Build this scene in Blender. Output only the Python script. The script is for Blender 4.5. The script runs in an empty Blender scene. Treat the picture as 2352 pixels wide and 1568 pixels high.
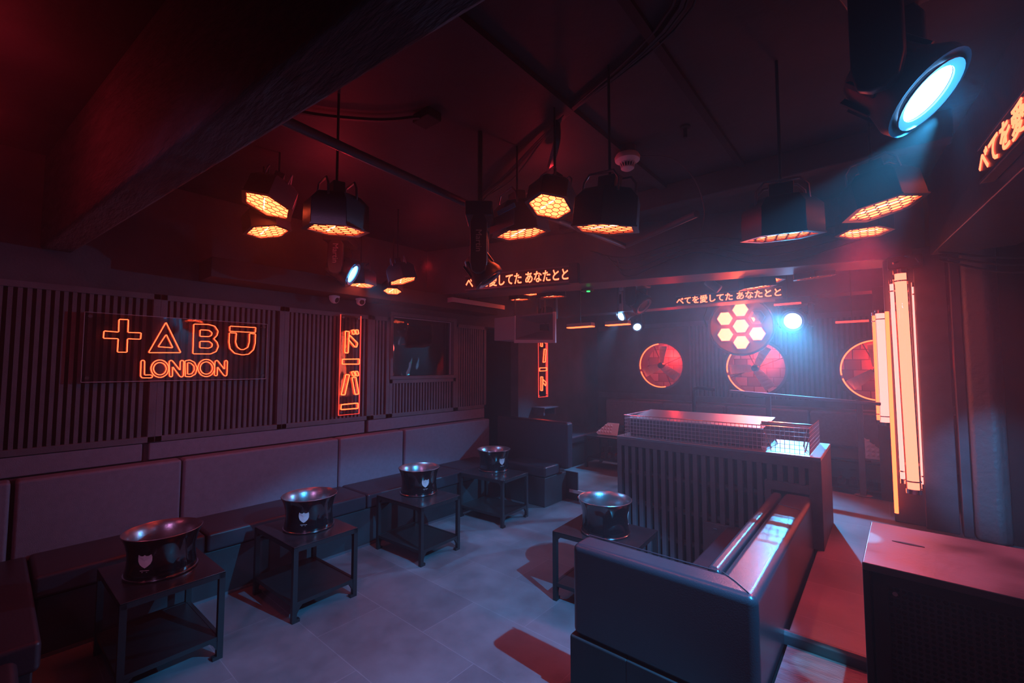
import bpy, bmesh, math, random
from mathutils import Vector, Matrix
random.seed(7)
sc = bpy.context.scene
COL = sc.collection
pi = math.pi

# ------------------------------------------------------------ camera, world, haze, exposure
cam_d = bpy.data.cameras.new('camera')
cam = bpy.data.objects.new('camera', cam_d); COL.objects.link(cam)
cam_d.sensor_width = 36.0; cam_d.lens = 15.405; cam_d.clip_start = .02
cam.location = (0, 0, 1.65)
cam.rotation_euler = (math.radians(90 + 3.27), 0, math.radians(40.19))
sc.camera = cam
sc.view_settings.view_transform = 'Standard'
sc.view_settings.look = 'None'
sc.view_settings.gamma = 1.0
sc.view_settings.use_curve_mapping = False
sc.view_settings.exposure = 0.0
sc.cycles.use_denoising = True
sc.cycles.max_bounces = 6
sc.cycles.diffuse_bounces = 3
sc.cycles.glossy_bounces = 3
sc.cycles.transmission_bounces = 5
sc.cycles.transparent_max_bounces = 8
sc.cycles.volume_bounces = 0
sc.cycles.sample_clamp_indirect = 4.0
sc.cycles.volume_step_rate = 4.0
W = bpy.data.worlds.new('world'); sc.world = W; W.use_nodes = True
wn = W.node_tree.nodes; wl = W.node_tree.links
wn['Background'].inputs[0].default_value = (.02, .01, .03, 1)
wn['Background'].inputs[1].default_value = 0.0
HAZE = 0.022
vs = wn.new('ShaderNodeVolumeScatter')
vs.inputs['Color'].default_value = (1, 1, 1, 1)
vs.inputs['Density'].default_value = HAZE
vs.inputs['Anisotropy'].default_value = 0.72
wl.new(vs.outputs[0], wn['World Output'].inputs['Volume'])

def spot(pos, tgt, color, power, size=90, blend=.6, radius=.02):
    l = bpy.data.lights.new('spot', 'SPOT'); l.color = color; l.energy = power
    l.spot_size = math.radians(size); l.spot_blend = blend; l.shadow_soft_size = radius
    o = bpy.data.objects.new('spot_light', l); COL.objects.link(o); o.location = pos
    d = Vector(tgt) - Vector(pos); o.rotation_euler = d.to_track_quat('-Z', 'Y').to_euler()
    return o
BLUE = (.04, .46, 1.0); RED = (1.0, .03, .05); VIO = (.52, .26, .62)
# moving heads (blue): the big one over the sofa, the others over the floor and the rear room
spot((.155, 1.87, 2.425), (-1.95, 2.25, 0), BLUE, 560, 58, .22, .015)
spot((.19, 1.74, 2.40), (.60, 4.6, .9), BLUE, 480, 17, .9, .015)
# the right-hand red cluster's own down light over the walkway, sofa side and speaker
spot((-.10, 3.93, 2.55), (.0, 2.6, .4), (1.0, .05, .09), 150, 86, .6, .12)
spot((-.97, 5.60, 2.55), (-1.1, 4.1, 1.0), (1.0, .16, .08), 45, 80, .7, .04)
spot((.16, 1.80, 2.41), (-.235, 2.37, .345), (.05, .62, 1.0), 330, 7.0, .45, .01)
spot((-3.48, 2.10, 2.42), (-2.3, 3.5, .2), BLUE, 80, 75, .6, .02)
spot((-3.23, 6.52, 2.42), (-3.9, 5.2, .3), BLUE, 330, 44, .8, .02)
spot((-3.05, 6.82, 2.26), (-3.2, 6.05, .7), (.35, .6, 1.0), 60, 46, .9, .02)
spot((-.84, 6.38, 2.22), (-1.9, 2.9, 0), BLUE, 420, 84, .5, .02)
# unseen fill spots added behind the camera for the left wall and pads
spot((-.6, -1.0, 2.3), (-4.2, 2.6, .75), (.58, .25, .60), 135, 54, 1, .12)
spot((-2.6, -1.2, 2.3), (-4.2, 1.0, .6), (.9, .12, .22), 14, 90, 1, .10)

# red back-light of the lamp clusters washing up on to the ceiling, and one more red lamp above the left corner
def glow(pos, power, col=RED):
    l = bpy.data.lights.new('lamp_glow', 'POINT'); l.color = col; l.energy = power; l.shadow_soft_size = .03
    o = bpy.data.objects.new('lamp_glow', l); COL.objects.link(o); o.location = pos
glow((.185, 1.785, 2.42), 3.5, (.04, .38, 1.0)); glow((-3.0, 1.5, 2.80), 4); glow((-1.75, 2.5, 2.80), 3.5); glow((-2.95, -.15, 2.8), 4); glow((-2.5, 1.3, 2.55), 2.5); glow((-3.6, 2.9, 2.7), 2.5)  # first one: blue point added at the near head to make its halo

# ------------------------------------------------------------ materials
def mat(name, color, rough=.6, metal=0., spec=.5, noise=0., nscale=6., bump=0., bscale=40., coat=0., stretch=None, r2=None):
    m = bpy.data.materials.new(name); m.use_nodes = True
    nt = m.node_tree; n = nt.nodes; l = nt.links; b = n['Principled BSDF']
    b.inputs['Base Color'].default_value = (*color, 1)
    b.inputs['Roughness'].default_value = rough
    b.inputs['Metallic'].default_value = metal
    b.inputs['Specular IOR Level'].default_value = spec
    b.inputs['Coat Weight'].default_value = coat
    tc = n.new('ShaderNodeTexCoord'); mp = n.new('ShaderNodeMapping'); l.new(tc.outputs['Object'], mp.inputs[0])
    if stretch: mp.inputs['Scale'].default_value = stretch
    if noise:
        t = n.new('ShaderNodeTexNoise'); t.inputs['Scale'].default_value = nscale; t.inputs['Detail'].default_value = 5
        l.new(mp.outputs[0], t.inputs[0])
        r = n.new('ShaderNodeMapRange'); r.inputs[1].default_value = .3; r.inputs[2].default_value = .7
        r.inputs[3].default_value = 1 - noise; r.inputs[4].default_value = 1 + noise
        l.new(t.outputs[0], r.inputs[0])
        mx = n.new('ShaderNodeVectorMath'); mx.operation = 'SCALE'; mx.inputs[0].default_value = color
        l.new(r.outputs[0], mx.inputs['Scale']); l.new(mx.outputs[0], b.inputs['Base Color'])
        if r2 is not None:
            q = n.new('ShaderNodeMapRange'); q.inputs[1].default_value = .3; q.inputs[2].default_value = .7
            q.inputs[3].default_value = rough; q.inputs[4].default_value = r2
            l.new(t.outputs[0], q.inputs[0]); l.new(q.outputs[0], b.inputs['Roughness'])
    if bump:
        t = n.new('ShaderNodeTexNoise'); t.inputs['Scale'].default_value = bscale; t.inputs['Detail'].default_value = 4
        l.new(mp.outputs[0], t.inputs[0])
        bp = n.new('ShaderNodeBump'); bp.inputs['Strength'].default_value = bump; bp.inputs['Distance'].default_value = .01
        l.new(t.outputs[0], bp.inputs['Height']); l.new(bp.outputs[0], b.inputs['Normal'])
    return m

def emit(name, color, strength=1.):
    m = bpy.data.materials.new(name); m.use_nodes = True
    n = m.node_tree.nodes; n.clear()
    e = n.new('ShaderNodeEmission'); e.inputs[0].default_value = (*color, 1); e.inputs[1].default_value = strength
    o = n.new('ShaderNodeOutputMaterial'); m.node_tree.links.new(e.outputs[0], o.inputs[0])
    return m

M = {}
M['wall'] = mat('painted dark wall', (.06, .055, .065), .75, noise=.25, nscale=4, bump=.2, bscale=60)
M['ceil'] = mat('black ceiling', (.024, .021, .026), .7, noise=.35, nscale=3, bump=.25, bscale=20)
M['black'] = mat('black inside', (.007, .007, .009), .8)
M['slat'] = mat('painted grey slats', (.10, .085, .10), .55, noise=.18, nscale=8, bump=.15, bscale=90)
M['beam'] = mat('rough timber', (.045, .04, .045), .8, noise=.5, nscale=5, bump=1.0, bscale=14, stretch=(1, 5, 5))
M['bulk'] = mat('painted bulkhead', (.09, .085, .10), .42, noise=.2, nscale=3, bump=.12, bscale=30)
M['leather'] = mat('dark leatherette', (.04, .036, .048), .27, noise=.08, nscale=5, bump=.12, bscale=160, spec=.6)
M['fabric'] = mat('grey upholstery', (.17, .15, .19), .75, noise=.10, nscale=30, bump=.25, bscale=220)
M['seatmat'] = mat('black vinyl seat', (.035, .03, .04), .38, noise=.1, bump=.08, bscale=120)
M['base'] = mat('black bench base', (.03, .028, .034), .6, noise=.2)
M['steel'] = mat('black powder coated steel', (.02, .02, .023), .38, metal=.2, bump=.05, bscale=200)
M['tabletop'] = mat('glossy black table top', (.022, .02, .024), .25, noise=.3, nscale=10, spec=.6)
M['bucket'] = mat('glossy black bucket', (.006, .006, .008), .09, spec=.8, coat=.6)
M['bowl'] = mat('brushed inner bowl', (.30, .28, .30), .30, metal=.85, bump=.06, bscale=60)
M['emblem'] = mat('pale shield', (.62, .55, .56), .5)
M['chrome'] = mat('chrome', (.75, .75, .78), .15, metal=1.)
M['plastic'] = mat('black fixture plastic', (.025, .025, .03), .38, bump=.05, bscale=150)
M['metalgrey'] = mat('grey metal plate', (.20, .19, .22), .4, metal=.6)
M['white'] = mat('white plastic', (.62, .58, .60), .45)
M['offwhite'] = mat('white painted cabinet', (.38, .35, .38), .5)
M['darkwood'] = mat('dark walkway boards', (.11, .10, .115), .40, noise=.35, nscale=7, bump=.35, bscale=26, stretch=(1, 4, 1), r2=.6)
M['subtop'] = mat('scuffed painted plywood', (.13, .12, .135), .32, noise=.35, nscale=6, bump=.06, bscale=80, r2=.5)
M['cable'] = mat('black cable', (.014, .014, .017), .45)
M['pipe'] = mat('painted scaffold pipe', (.07, .06, .07), .4)
M['blade'] = mat('fan blade', (.92, .92, .95), .5)
M['brushed'] = mat('brushed sheet steel', (.62, .60, .62), .33, metal=1., bump=.05, bscale=60, stretch=(1, 12, 1))
M['wire'] = mat('pale coated wire', (.55, .48, .52), .45, metal=.4)
M['backing'] = mat('black gap shade behind slats', (.010, .008, .010), .8)
M['quilt'] = mat('white quilted panel', (.75, .75, .8), .5)
M['ring'] = mat('warm rim', (.35, .25, .25), .35, metal=.5)

def floor_mat():
    m = bpy.data.materials.new('grey stone tile floor'); m.use_nodes = True
    nt = m.node_tree; n = nt.nodes; l = nt.links; b = n['Principled BSDF']
    tc = n.new('ShaderNodeTexCoord')
    br = n.new('ShaderNodeTexBrick'); l.new(tc.outputs['Object'], br.inputs[0])
    br.inputs['Scale'].default_value = 1.0; br.inputs['Brick Width'].default_value = .9; br.inputs['Row Height'].default_value = .45
    br.inputs['Mortar Size'].default_value = .0025; br.inputs['Color1'].default_value = (.15, .145, .165, 1)
    br.inputs['Color2'].default_value = (.19, .185, .205, 1); br.inputs['Mortar'].default_value = (.24, .23, .26, 1)
    t = n.new('ShaderNodeTexNoise'); t.inputs['Scale'].default_value = 2.2; t.inputs['Detail'].default_value = 8; t.inputs['Roughness'].default_value = .65
    l.new(tc.outputs['Object'], t.inputs[0])
    r = n.new('ShaderNodeMapRange'); r.inputs[1].default_value = .3; r.inputs[2].default_value = .7; r.inputs[3].default_value = .65; r.inputs[4].default_value = 1.3
    l.new(t.outputs[0], r.inputs[0])
    v = n.new('ShaderNodeVectorMath'); v.operation = 'SCALE'; l.new(br.outputs['Color'], v.inputs[0]); l.new(r.outputs[0], v.inputs['Scale'])
    l.new(v.outputs[0], b.inputs['Base Color'])
    q = n.new('ShaderNodeMapRange'); q.inputs[1].default_value = .3; q.inputs[2].default_value = .7; q.inputs[3].default_value = .38; q.inputs[4].default_value = .6
    l.new(t.outputs[0], q.inputs[0]); l.new(q.outputs[0], b.inputs['Roughness'])
    return m
M['floor'] = floor_mat()

def sub_grille_mat():
    m = bpy.data.materials.new('perforated speaker grille'); m.use_nodes = True
    nt = m.node_tree; n = nt.nodes; l = nt.links; b = n['Principled BSDF']
    b.inputs['Roughness'].default_value = .35; b.inputs['Metallic'].default_value = .3
    tc = n.new('ShaderNodeTexCoord'); mp = n.new('ShaderNodeMapping'); mp.inputs['Scale'].default_value = (1, 0, 1)
    l.new(tc.outputs['Object'], mp.inputs[0])
    w = n.new('ShaderNodeTexVoronoi'); w.inputs['Scale'].default_value = 62; w.inputs['Randomness'].default_value = .12
    l.new(mp.outputs[0], w.inputs[0])
    r = n.new('ShaderNodeMapRange'); r.inputs[1].default_value = .30; r.inputs[2].default_value = .42
    l.new(w.outputs['Distance'], r.inputs[0])
    mx = n.new('ShaderNodeMix'); mx.data_type = 'RGBA'; mx.inputs[6].default_value = (.003, .003, .004, 1); mx.inputs[7].default_value = (.09, .09, .11, 1)
    l.new(r.outputs[0], mx.inputs[0]); l.new(mx.outputs[2], b.inputs['Base Color'])
    bp = n.new('ShaderNodeBump'); bp.inputs['Strength'].default_value = 1; bp.inputs['Distance'].default_value = .006
    l.new(r.outputs[0], bp.inputs['Height']); l.new(bp.outputs[0], b.inputs['Normal'])
    return m
M['grille'] = sub_grille_mat()

def tile_mat():
    m = bpy.data.materials.new('patchwork tiled fan recess'); m.use_nodes = True
    nt = m.node_tree; n = nt.nodes; l = nt.links; b = n['Principled BSDF']; b.inputs['Roughness'].default_value = .6
    tc = n.new('ShaderNodeTexCoord'); sp = n.new('ShaderNodeMapping'); sp.inputs['Rotation'].default_value = (pi/2, 0, 0)
    l.new(tc.outputs['Object'], sp.inputs[0])
    br = n.new('ShaderNodeTexBrick'); l.new(sp.outputs[0], br.inputs[0]); br.inputs['Scale'].default_value = 1
    br.inputs['Brick Width'].default_value = .19; br.inputs['Row Height'].default_value = .15; br.inputs['Mortar Size'].default_value = .006
    br.inputs['Color1'].default_value = (.14, .12, .12, 1); br.inputs['Color2'].default_value = (.5, .46, .46, 1); br.inputs['Mortar'].default_value = (.08, .07, .07, 1)
    l.new(br.outputs['Color'], b.inputs['Base Color'])
    return m
M['tiles'] = tile_mat()

def acrylic():
    m = bpy.data.materials.new('clear acrylic sheet'); m.use_nodes = True
    nt = m.node_tree; n = nt.nodes; l = nt.links; n.clear()
    tr = n.new('ShaderNodeBsdfTransparent'); tr.inputs[0].default_value = (.97, .96, .98, 1)
    gl = n.new('ShaderNodeBsdfGlossy'); gl.inputs['Roughness'].default_value = .03; gl.inputs[0].default_value = (1, 1, 1, 1)
    t = n.new('ShaderNodeTexNoise'); t.inputs['Scale'].default_value = 3.0; tc = n.new('ShaderNodeTexCoord'); l.new(tc.outputs['Object'], t.inputs[0])
    bp = n.new('ShaderNodeBump'); bp.inputs['Strength'].default_value = .08; bp.inputs['Distance'].default_value = .05; l.new(t.outputs[0], bp.inputs['Height']); l.new(bp.outputs[0], gl.inputs['Normal'])
    fr = n.new('ShaderNodeFresnel'); fr.inputs[0].default_value = 1.75
    mx = n.new('ShaderNodeMixShader'); l.new(fr.outputs[0], mx.inputs[0]); l.new(tr.outputs[0], mx.inputs[1]); l.new(gl.outputs[0], mx.inputs[2])
    o = n.new('ShaderNodeOutputMaterial'); l.new(mx.outputs[0], o.inputs[0])
    return m
M['acrylic'] = acrylic()
def glass():
    m = bpy.data.materials.new('clear drinking glass'); m.use_nodes = True
    b = m.node_tree.nodes['Principled BSDF']; b.inputs['Roughness'].default_value = .03; b.inputs['Transmission Weight'].default_value = 1.; b.inputs['IOR'].default_value = 1.45
    return m
M['glass'] = glass()

# light givers: strongly over-exposed red or blue, as the photo's own lamps are
M['lampcell'] = emit('amber lamp panel', (13.0, .95, .28))
M['filament'] = emit('hot filament', (24, 4.5, 2.0))
M['neon'] = emit('orange red neon', (7.0, .42, .13))
M['neonhot'] = emit('hot orange neon', (9.0, .55, .15))
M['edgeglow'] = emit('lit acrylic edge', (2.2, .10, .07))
M['ledtext'] = emit('amber red led lettering', (7.0, .62, .25))
M['ledback'] = mat('led matrix face', (.03, .02, .022), .4)
M['tube'] = emit('warm white light tube', (5.0, .66, .38))
M['tubepink'] = emit('pink white light tube', (4.2, .80, .66))
M['lens'] = emit('blue white lens', (.95, 5.0, 14.0))
M['lens2'] = emit('white hot lens', (3.0, 8.0, 16.0))
M['bluerim'] = mat('blue lit rim plastic', (.30, .34, .38), .35)
M['hexcell'] = emit('hot hexagon lamp', (16, .92, .40))
M['cyanled'] = emit('cyan indicator', (.1, 3, 4))
M['greenled'] = emit('green indicator', (.1, 3, .4))
M['stripglow'] = emit('fan rim strip light', (8, .50, .14))

# ------------------------------------------------------------ mesh builder
class MB:
    def __init__(s): s.v = []; s.f = []
    def add(s, vs, fs):
        k = len(s.v); s.v += [tuple(x) for x in vs]; s.f += [tuple(i + k for i in f) for f in fs]; return s
    def box(s, x0, y0, z0, x1, y1, z1, T=None):
        x0, x1 = min(x0, x1), max(x0, x1); y0, y1 = min(y0, y1), max(y0, y1); z0, z1 = min(z0, z1), max(z0, z1)
        v = [Vector((x, y, z)) for z in (z0, z1) for y in (y0, y1) for x in (x0, x1)]
        if T is not None: v = [T @ q for q in v]
        return s.add(v, [(0, 2, 3, 1), (4, 5, 7, 6), (0, 1, 5, 4), (2, 6, 7, 3), (0, 4, 6, 2), (1, 3, 7, 5)])
    def prism(s, poly, a, b, axis='z'):
        """poly in the two other axes, extruded from a to b"""
        def P(u, w, t):
            return {'z': (u, w, t), 'y': (u, t, w), 'x': (t, u, w)}[axis]
        n = len(poly)
        v = [P(u, w, a) for u, w in poly] + [P(u, w, b) for u, w in poly]
        f = [tuple(range(n)), tuple(range(2 * n - 1, n - 1, -1))] + [(i, (i + 1) % n, n + (i + 1) % n, n + i) for i in range(n)]
        return s.add(v, f)
    def lathe(s, prof, n=28, T=None, close=False, a0=0., c0=True, c1=True):
        v = []; f = []
        for r, z in prof:
            for i in range(n):
                a = a0 + 2 * pi * i / n; q = Vector((r * math.cos(a), r * math.sin(a), z)); v.append(T @ q if T is not None else q)
        m = len(prof)
        for j in range(m - 1):
            for i in range(n):
                f.append((j * n + i, j * n + (i + 1) % n, (j + 1) * n + (i + 1) % n, (j + 1) * n + i))
        if close: 
            for i in range(n): f.append(((m - 1) * n + i, (m - 1) * n + (i + 1) % n, (i + 1) % n, i))
        else:
            if c0 and prof[0][0] > 1e-6: f.append(tuple(range(n - 1, -1, -1)))
            if c1 and prof[-1][0] > 1e-6: f.append(tuple((m - 1) * n + i for i in range(n)))
        return s.add(v, f)
    def tube(s, pts, r, n=8, closed=False, cap=True):
        pts = [Vector(p) for p in pts]; m = len(pts); v = []; f = []
        prev = None
        for i, p in enumerate(pts):
            if closed: d = pts[(i + 1) % m] - pts[i - 1]
            else: d = pts[min(i + 1, m - 1)] - pts[max(i - 1, 0)]
            if d.length < 1e-9: d = Vector((0, 0, 1))
            d.normalize()
            if prev is None:
                u = d.orthogonal().normalized()
            else:
                u = prev - d * prev.dot(d)
                u = u.normalized() if u.length > 1e-6 else d.orthogonal().normalized()
            prev = u; w = d.cross(u)
            for k in range(n):
                a = 2 * pi * k / n; v.append(p + r * (math.cos(a) * u + math.sin(a) * w))
        for i in range(m if closed else m - 1):
            j = (i + 1) % m
            for k in range(n): f.append((i * n + k, i * n + (k + 1) % n, j * n + (k + 1) % n, j * n + k))
        if not closed and cap: f += [tuple(range(n - 1, -1, -1)), tuple((m - 1) * n + k for k in range(n))]
        return s.add(v, f)
    def bar(s, a, b, w, h=None):
        a = Vector(a); b = Vector(b); d = b - a; L = d.length; h = h or w
        T = Matrix.Translation(a) @ d.to_track_quat('Z', 'Y').to_matrix().to_4x4()
        return s.box(-w / 2, -h / 2, 0, w / 2, h / 2, L, T)
    def build(s, name, m, parent=None, smooth=False, bevel=0., seg=2, loc=None, rot=None, inv=None):
        me = bpy.data.meshes.new(name)
        o0 = Vector(loc) if loc is not None else None
        me.from_pydata([tuple(Vector(p)) for p in s.v], [], s.f)
        me.materials.append(m); me.validate()
        bm = bmesh.new(); bm.from_mesh(me); bmesh.ops.recalc_face_normals(bm, faces=bm.faces[:]); bm.to_mesh(me); bm.free()
        if smooth:
            for p in me.polygons: p.use_smooth = True
        o = bpy.data.objects.new(name, me); COL.objects.link(o)
        if parent: o.parent = parent
        if loc is not None: o.location = loc
        if rot is not None: o.rotation_euler = rot
        if bevel:
            b = o.modifiers.new('bevel', 'BEVEL'); b.width = bevel; b.segments = seg; b.limit_method = 'ANGLE'; b.angle_limit = math.radians(40)
            for p in me.polygons: p.use_smooth = True
            b.harden_normals = True
        elif smooth:
            me.set_sharp_from_angle(angle=math.radians(42))
        return o

def tag(o, label, cat, group=None, kind=None):
    if label: o['label'] = label
    if cat: o['category'] = cat
    if group: o['group'] = group
    if kind: o['kind'] = kind
    return o
def thing(name, loc, label, cat, group=None, rot=(0, 0, 0)):
    o = bpy.data.objects.new(name, None); COL.objects.link(o); o.empty_display_size = .1
    o.location = loc; o.rotation_euler = rot
    return tag(o, label, cat, group)
def struct(o, label=None, cat='structure'):
    o['kind'] = 'structure'
    if label: o['label'] = label; o['category'] = cat
    return o
KIDS = {}
def copy_tree(o, parent=None):
    c = o.copy(); COL.objects.link(c); c.parent = parent
    for ch in [x for x in COL.objects if x.parent == o]: copy_tree(ch, c)
    return c
def axis_mat(pos, n, up=(0, 0, 1)):
    """matrix whose +Z is n"""
    n = Vector(n).normalized(); u = Vector(up)
    x = u.cross(n)
    if x.length < 1e-3: x = Vector((1, 0, 0)).cross(n)
    x.normalize(); y = n.cross(x)
    R = Matrix((x, y, n)).transposed().to_4x4()
    return Matrix.Translation(Vector(pos)) @ R

# ------------------------------------------------------------ room shell
XL = -4.35; CZ = 3.1
m_ = MB().box(-7.2, -2.6, -.1, 3.2, 4.74, 0).build('floor', M['floor']); struct(m_, 'grey stone-tiled main floor of the club', 'floor')
m_ = MB().box(-7.2, 4.745, -.1, 3.2, 8.1, .12).build('floor', M['floor'], bevel=.006); struct(m_, 'slightly raised tiled floor of the rear room', 'floor')
m_ = MB().box(-3.05, 4.715, .085, -1.9, 4.745, .125).build('trim_1', M['white'], bevel=.004); struct(m_, 'pale metal nosing along the step to the rear floor', 'trim')
m_ = MB().prism([(-.39, 2.50), (3.2, 2.50), (3.2, 5.42), (.3, 5.42), (-.15, 5.50), (-1.88, 5.95), (-1.88, 4.46), (-.39, 4.46)], .0, .39).build('floor', M['floor'], bevel=.006)
struct(m_, 'raised walkway between the sofa and the tall speaker', 'floor')
m_ = MB().box(-.39, -.5, 0, 3.2, 2.47, .345).build('floor', M['darkwood']); struct(m_, 'worn dark boards at the near end of the walkway', 'floor')
m_ = MB().prism([(2.478, .335), (2.51, .335), (2.51, .396), (2.492, .396), (2.478, .38)], -.41, 3.2, 'x').build('trim_2', M['bulk'], bevel=.004); struct(m_, 'metal threshold strip across the walkway', 'trim')
m_ = MB().box(-7.2, -2.6, CZ, 3.2, 8.1, CZ + .1).build('ceiling', M['ceil']); struct(m_, 'black ceiling with dark board joints', 'ceiling')

# left wall with the booth opening and the doorway recess
lw = MB()
WY0, WY1, WZ0, WZ1 = 2.97, 3.90, 1.54, 2.24
lw.box(XL - .15, -2.6, 0, XL, WY0, CZ).box(XL - .15, WY1, 0, XL, 4.54, CZ).box(XL - .15, WY0, 0, XL, WY1, WZ0).box(XL - .15, WY0, WZ1, XL, WY1, CZ)
lw.box(XL - .15, 5.30, 0, XL, 8.1, CZ).box(XL - .15, 4.54, 2.22, XL, 5.30, CZ)
m_ = lw.build('wall_left', M['wall']); struct(m_, 'dark left wall behind the slatted panels', 'wall')
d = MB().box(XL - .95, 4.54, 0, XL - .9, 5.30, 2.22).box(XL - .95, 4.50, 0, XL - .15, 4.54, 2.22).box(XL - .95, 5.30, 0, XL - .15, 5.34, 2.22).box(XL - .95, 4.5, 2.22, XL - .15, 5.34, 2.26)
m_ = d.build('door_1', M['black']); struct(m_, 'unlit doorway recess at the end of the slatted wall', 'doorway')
m_ = MB().box(-7.2, -2.7, 0, 3.2, -2.6, CZ).build('wall_front', M['wall']); struct(m_, 'dark wall behind the viewer', 'wall')
m_ = MB().box(3.2, -2.6, 0, 3.3, 8.1, CZ).build('wall_right', M['black']); struct(m_, 'black wall beyond the right-hand opening', 'wall')
# back wall with round fan holes
YB = 7.8
FANS = [(-3.06, 1.67, .40), (-1.545, 1.625, .42), (-.05, 1.60, .42)]
def wall_with_holes():
    me = MB(); n = 32
    xs = [-4.35, -3.56, -2.56, -2.06, -1.03, -.55, .45, 3.2]
    def sqhole(cx, cz, r, x0, x1, z0, z1):
        # ring of quads between the circle and a rectangle
        v = []; 
        for i in range(n):
            a = 2 * pi * i / n; c, s_ = math.cos(a), math.sin(a)
            v.append((cx + r * c, YB, cz + r * s_))
        for i in range(n):
            a = 2 * pi * i / n; c, s_ = math.cos(a), math.sin(a)
            tx = ((x1 - cx) / c) if c > 1e-6 else ((x0 - cx) / c if c < -1e-6 else 1e9)
            tz = ((z1 - cz) / s_) if s_ > 1e-6 else ((z0 - cz) / s_ if s_ < -1e-6 else 1e9)
            t = min(tx, tz); v.append((cx + t * c, YB, cz + t * s_))
        f = [(i, (i + 1) % n, n + (i + 1) % n, n + i) for i in range(n)]
        me.add(v, f)
        for (sx, sz) in ((x0, z0), (x0, z1), (x1, z0), (x1, z1)):
            # fill the rectangle corners left by straight chords
            best = sorted(range(n), key=lambda i: (v[n + i][0] - sx) ** 2 + (v[n + i][2] - sz) ** 2)[:2]
            a, b = v[n + best[0]], v[n + best[1]]
            me.add([a, b, (sx, YB, sz)], [(0, 1, 2)])
    z0, z1 = .9, 2.3
    for k, (cx, cz, r) in enumerate(FANS): sqhole(cx, cz, r, xs[1 + 2 * k], xs[2 + 2 * k], z0, z1)
    for i in (0, 2, 4, 6): me.add([(xs[i], YB, z0), (xs[i + 1], YB, z0), (xs[i + 1], YB, z1), (xs[i], YB, z1)], [(0, 1, 2, 3)])
    me.add([(-4.35, YB, 0), (3.2, YB, 0), (3.2, YB, z0), (-4.35, YB, z0)], [(0, 1, 2, 3)])
    me.add([(-4.35, YB, z1), (3.2, YB, z1), (3.2, YB, CZ), (-4.35, YB, CZ)], [(0, 1, 2, 3)])
    return me
m_ = wall_with_holes().build('wall_back', M['wall']); struct(m_, 'dark back wall of the rear room pierced by the fans', 'wall')
m_ = MB().box(-7.2, 8.45, 0, 3.2, 8.5, CZ).build('wall_rear', M['black']); struct(m_)

# slatted boards on the back wall, split round the fans
def back_slats():
    me = MB(); x = -2.55
    while x < .9:
        segs = [(1.14, 2.35)]
        for cx, cz, r in FANS:
            R = r + .05
            for xx in (x, x + .03):
                if abs(xx - cx) < R:
                    h = math.sqrt(R * R - (xx - cx) ** 2); new = []
                    for a, b in segs:
                        if b <= cz - h or a >= cz + h: new.append((a, b))
                        else:
                            if a < cz - h: new.append((a, cz - h))
                            if b > cz + h: new.append((cz + h, b))
                    segs = new
        for a, b in segs:
            if b - a > .02: me.box(x, YB - .035, a, x + .032, YB - .001, b)
        x += .062
    me.box(-2.6, YB - .004, 1.14, .95, YB - .001, 1.2) if False else None
    me.box(-4.3, YB - .05, 1.05, 1.0, YB - .001, 1.15).box(-4.3, YB - .05, 2.35, 1.0, YB - .001, 2.43)
    return me
m_ = back_slats().build('slatted_wall_panel', M['slat']); tag(m_, 'vertical slat cladding around the round fans on the far wall', 'wall panel')

# near rough timber and other ceiling members
a5 = math.radians(5.0)
def beam_box(p0, p1, w, z0, z1):
    """box along p0->p1 (xy), near edge on that line, w away from the viewer"""
    p0 = Vector((*p0, 0)); p1 = Vector((*p1, 0)); d = (p1 - p0).normalized(); q = Vector((-d.y, d.x, 0))
    if q.y < 0: q = -q
    return [p0, p1, p1 + q * w, p0 + q * w]
def beam(name, p0, p1, w, z0, z1, m, label, bevel=.01, sub=0):
    c = beam_box(p0, p1, w, z0, z1)
    me = MB().add([(*v.xy, z0) for v in c] + [(*v.xy, z1) for v in c], [(3, 2, 1, 0), (4, 5, 6, 7), (0, 1, 5, 4), (1, 2, 6, 5), (2, 3, 7, 6), (3, 0, 4, 7)])
    o = me.build(name, m, bevel=bevel); struct(o, label, 'beam'); return o
beam('trim_3', (-4.35, .17), (.95, .65), .165, 2.45, CZ, M['beam'], 'rough old timber beam crossing the ceiling nearest the viewer', .02)
beam('trim_4', (-4.34, 3.475), (.30, 4.765), .40, 2.53, CZ, M['bulk'], 'dark painted bulkhead beam carrying the moving letters display', .008)
beam('trim_5', (-4.34, 6.30), (.35, 6.44), .30, 2.515, CZ, M['bulk'], 'second bulkhead beam over the rear room', .006)
beam('trim_6', (.47, 1.0), (.30, 4.75), -.5, 2.5, CZ, M['bulk'], 'dark beam running away along the right side of the ceiling', .006) if False else None
c = MB().add([(.69, .9, 2.5), (.31, 4.60, 2.5), (.75, 4.60, 2.5), (1.2, .9, 2.5), (.69, .9, CZ), (.31, 4.60, CZ), (.75, 4.60, CZ), (1.2, .9, CZ)], [(0, 1, 2, 3), (4, 7, 6, 5), (0, 4, 5, 1), (1, 5, 6, 2), (2, 6, 7, 3), (3, 7, 4, 0)])
m_ = c.build('trim_6', M['bulk'], bevel=.006); struct(m_, 'dark beam running away along the right side of the ceiling', 'beam')
m_ = MB().box(XL, 1.08, 2.36, -4.02, 4.45, 2.52).build('trim_7', M['ceil'], bevel=.005); struct(m_, 'boxed duct along the top of the left wall', 'duct')
m_ = MB().box(-1.32, .72, CZ - .035, -1.26, 3.4, CZ).build('trim_8', M['ceil']); struct(m_, 'ceiling batten left of the smoke detector', 'trim')
m_ = MB().box(-.74, .72, CZ - .025, -.70, 3.4, CZ).build('trim_9', M['black']); struct(m_, 'ceiling batten right of the smoke detector', 'trim')
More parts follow.
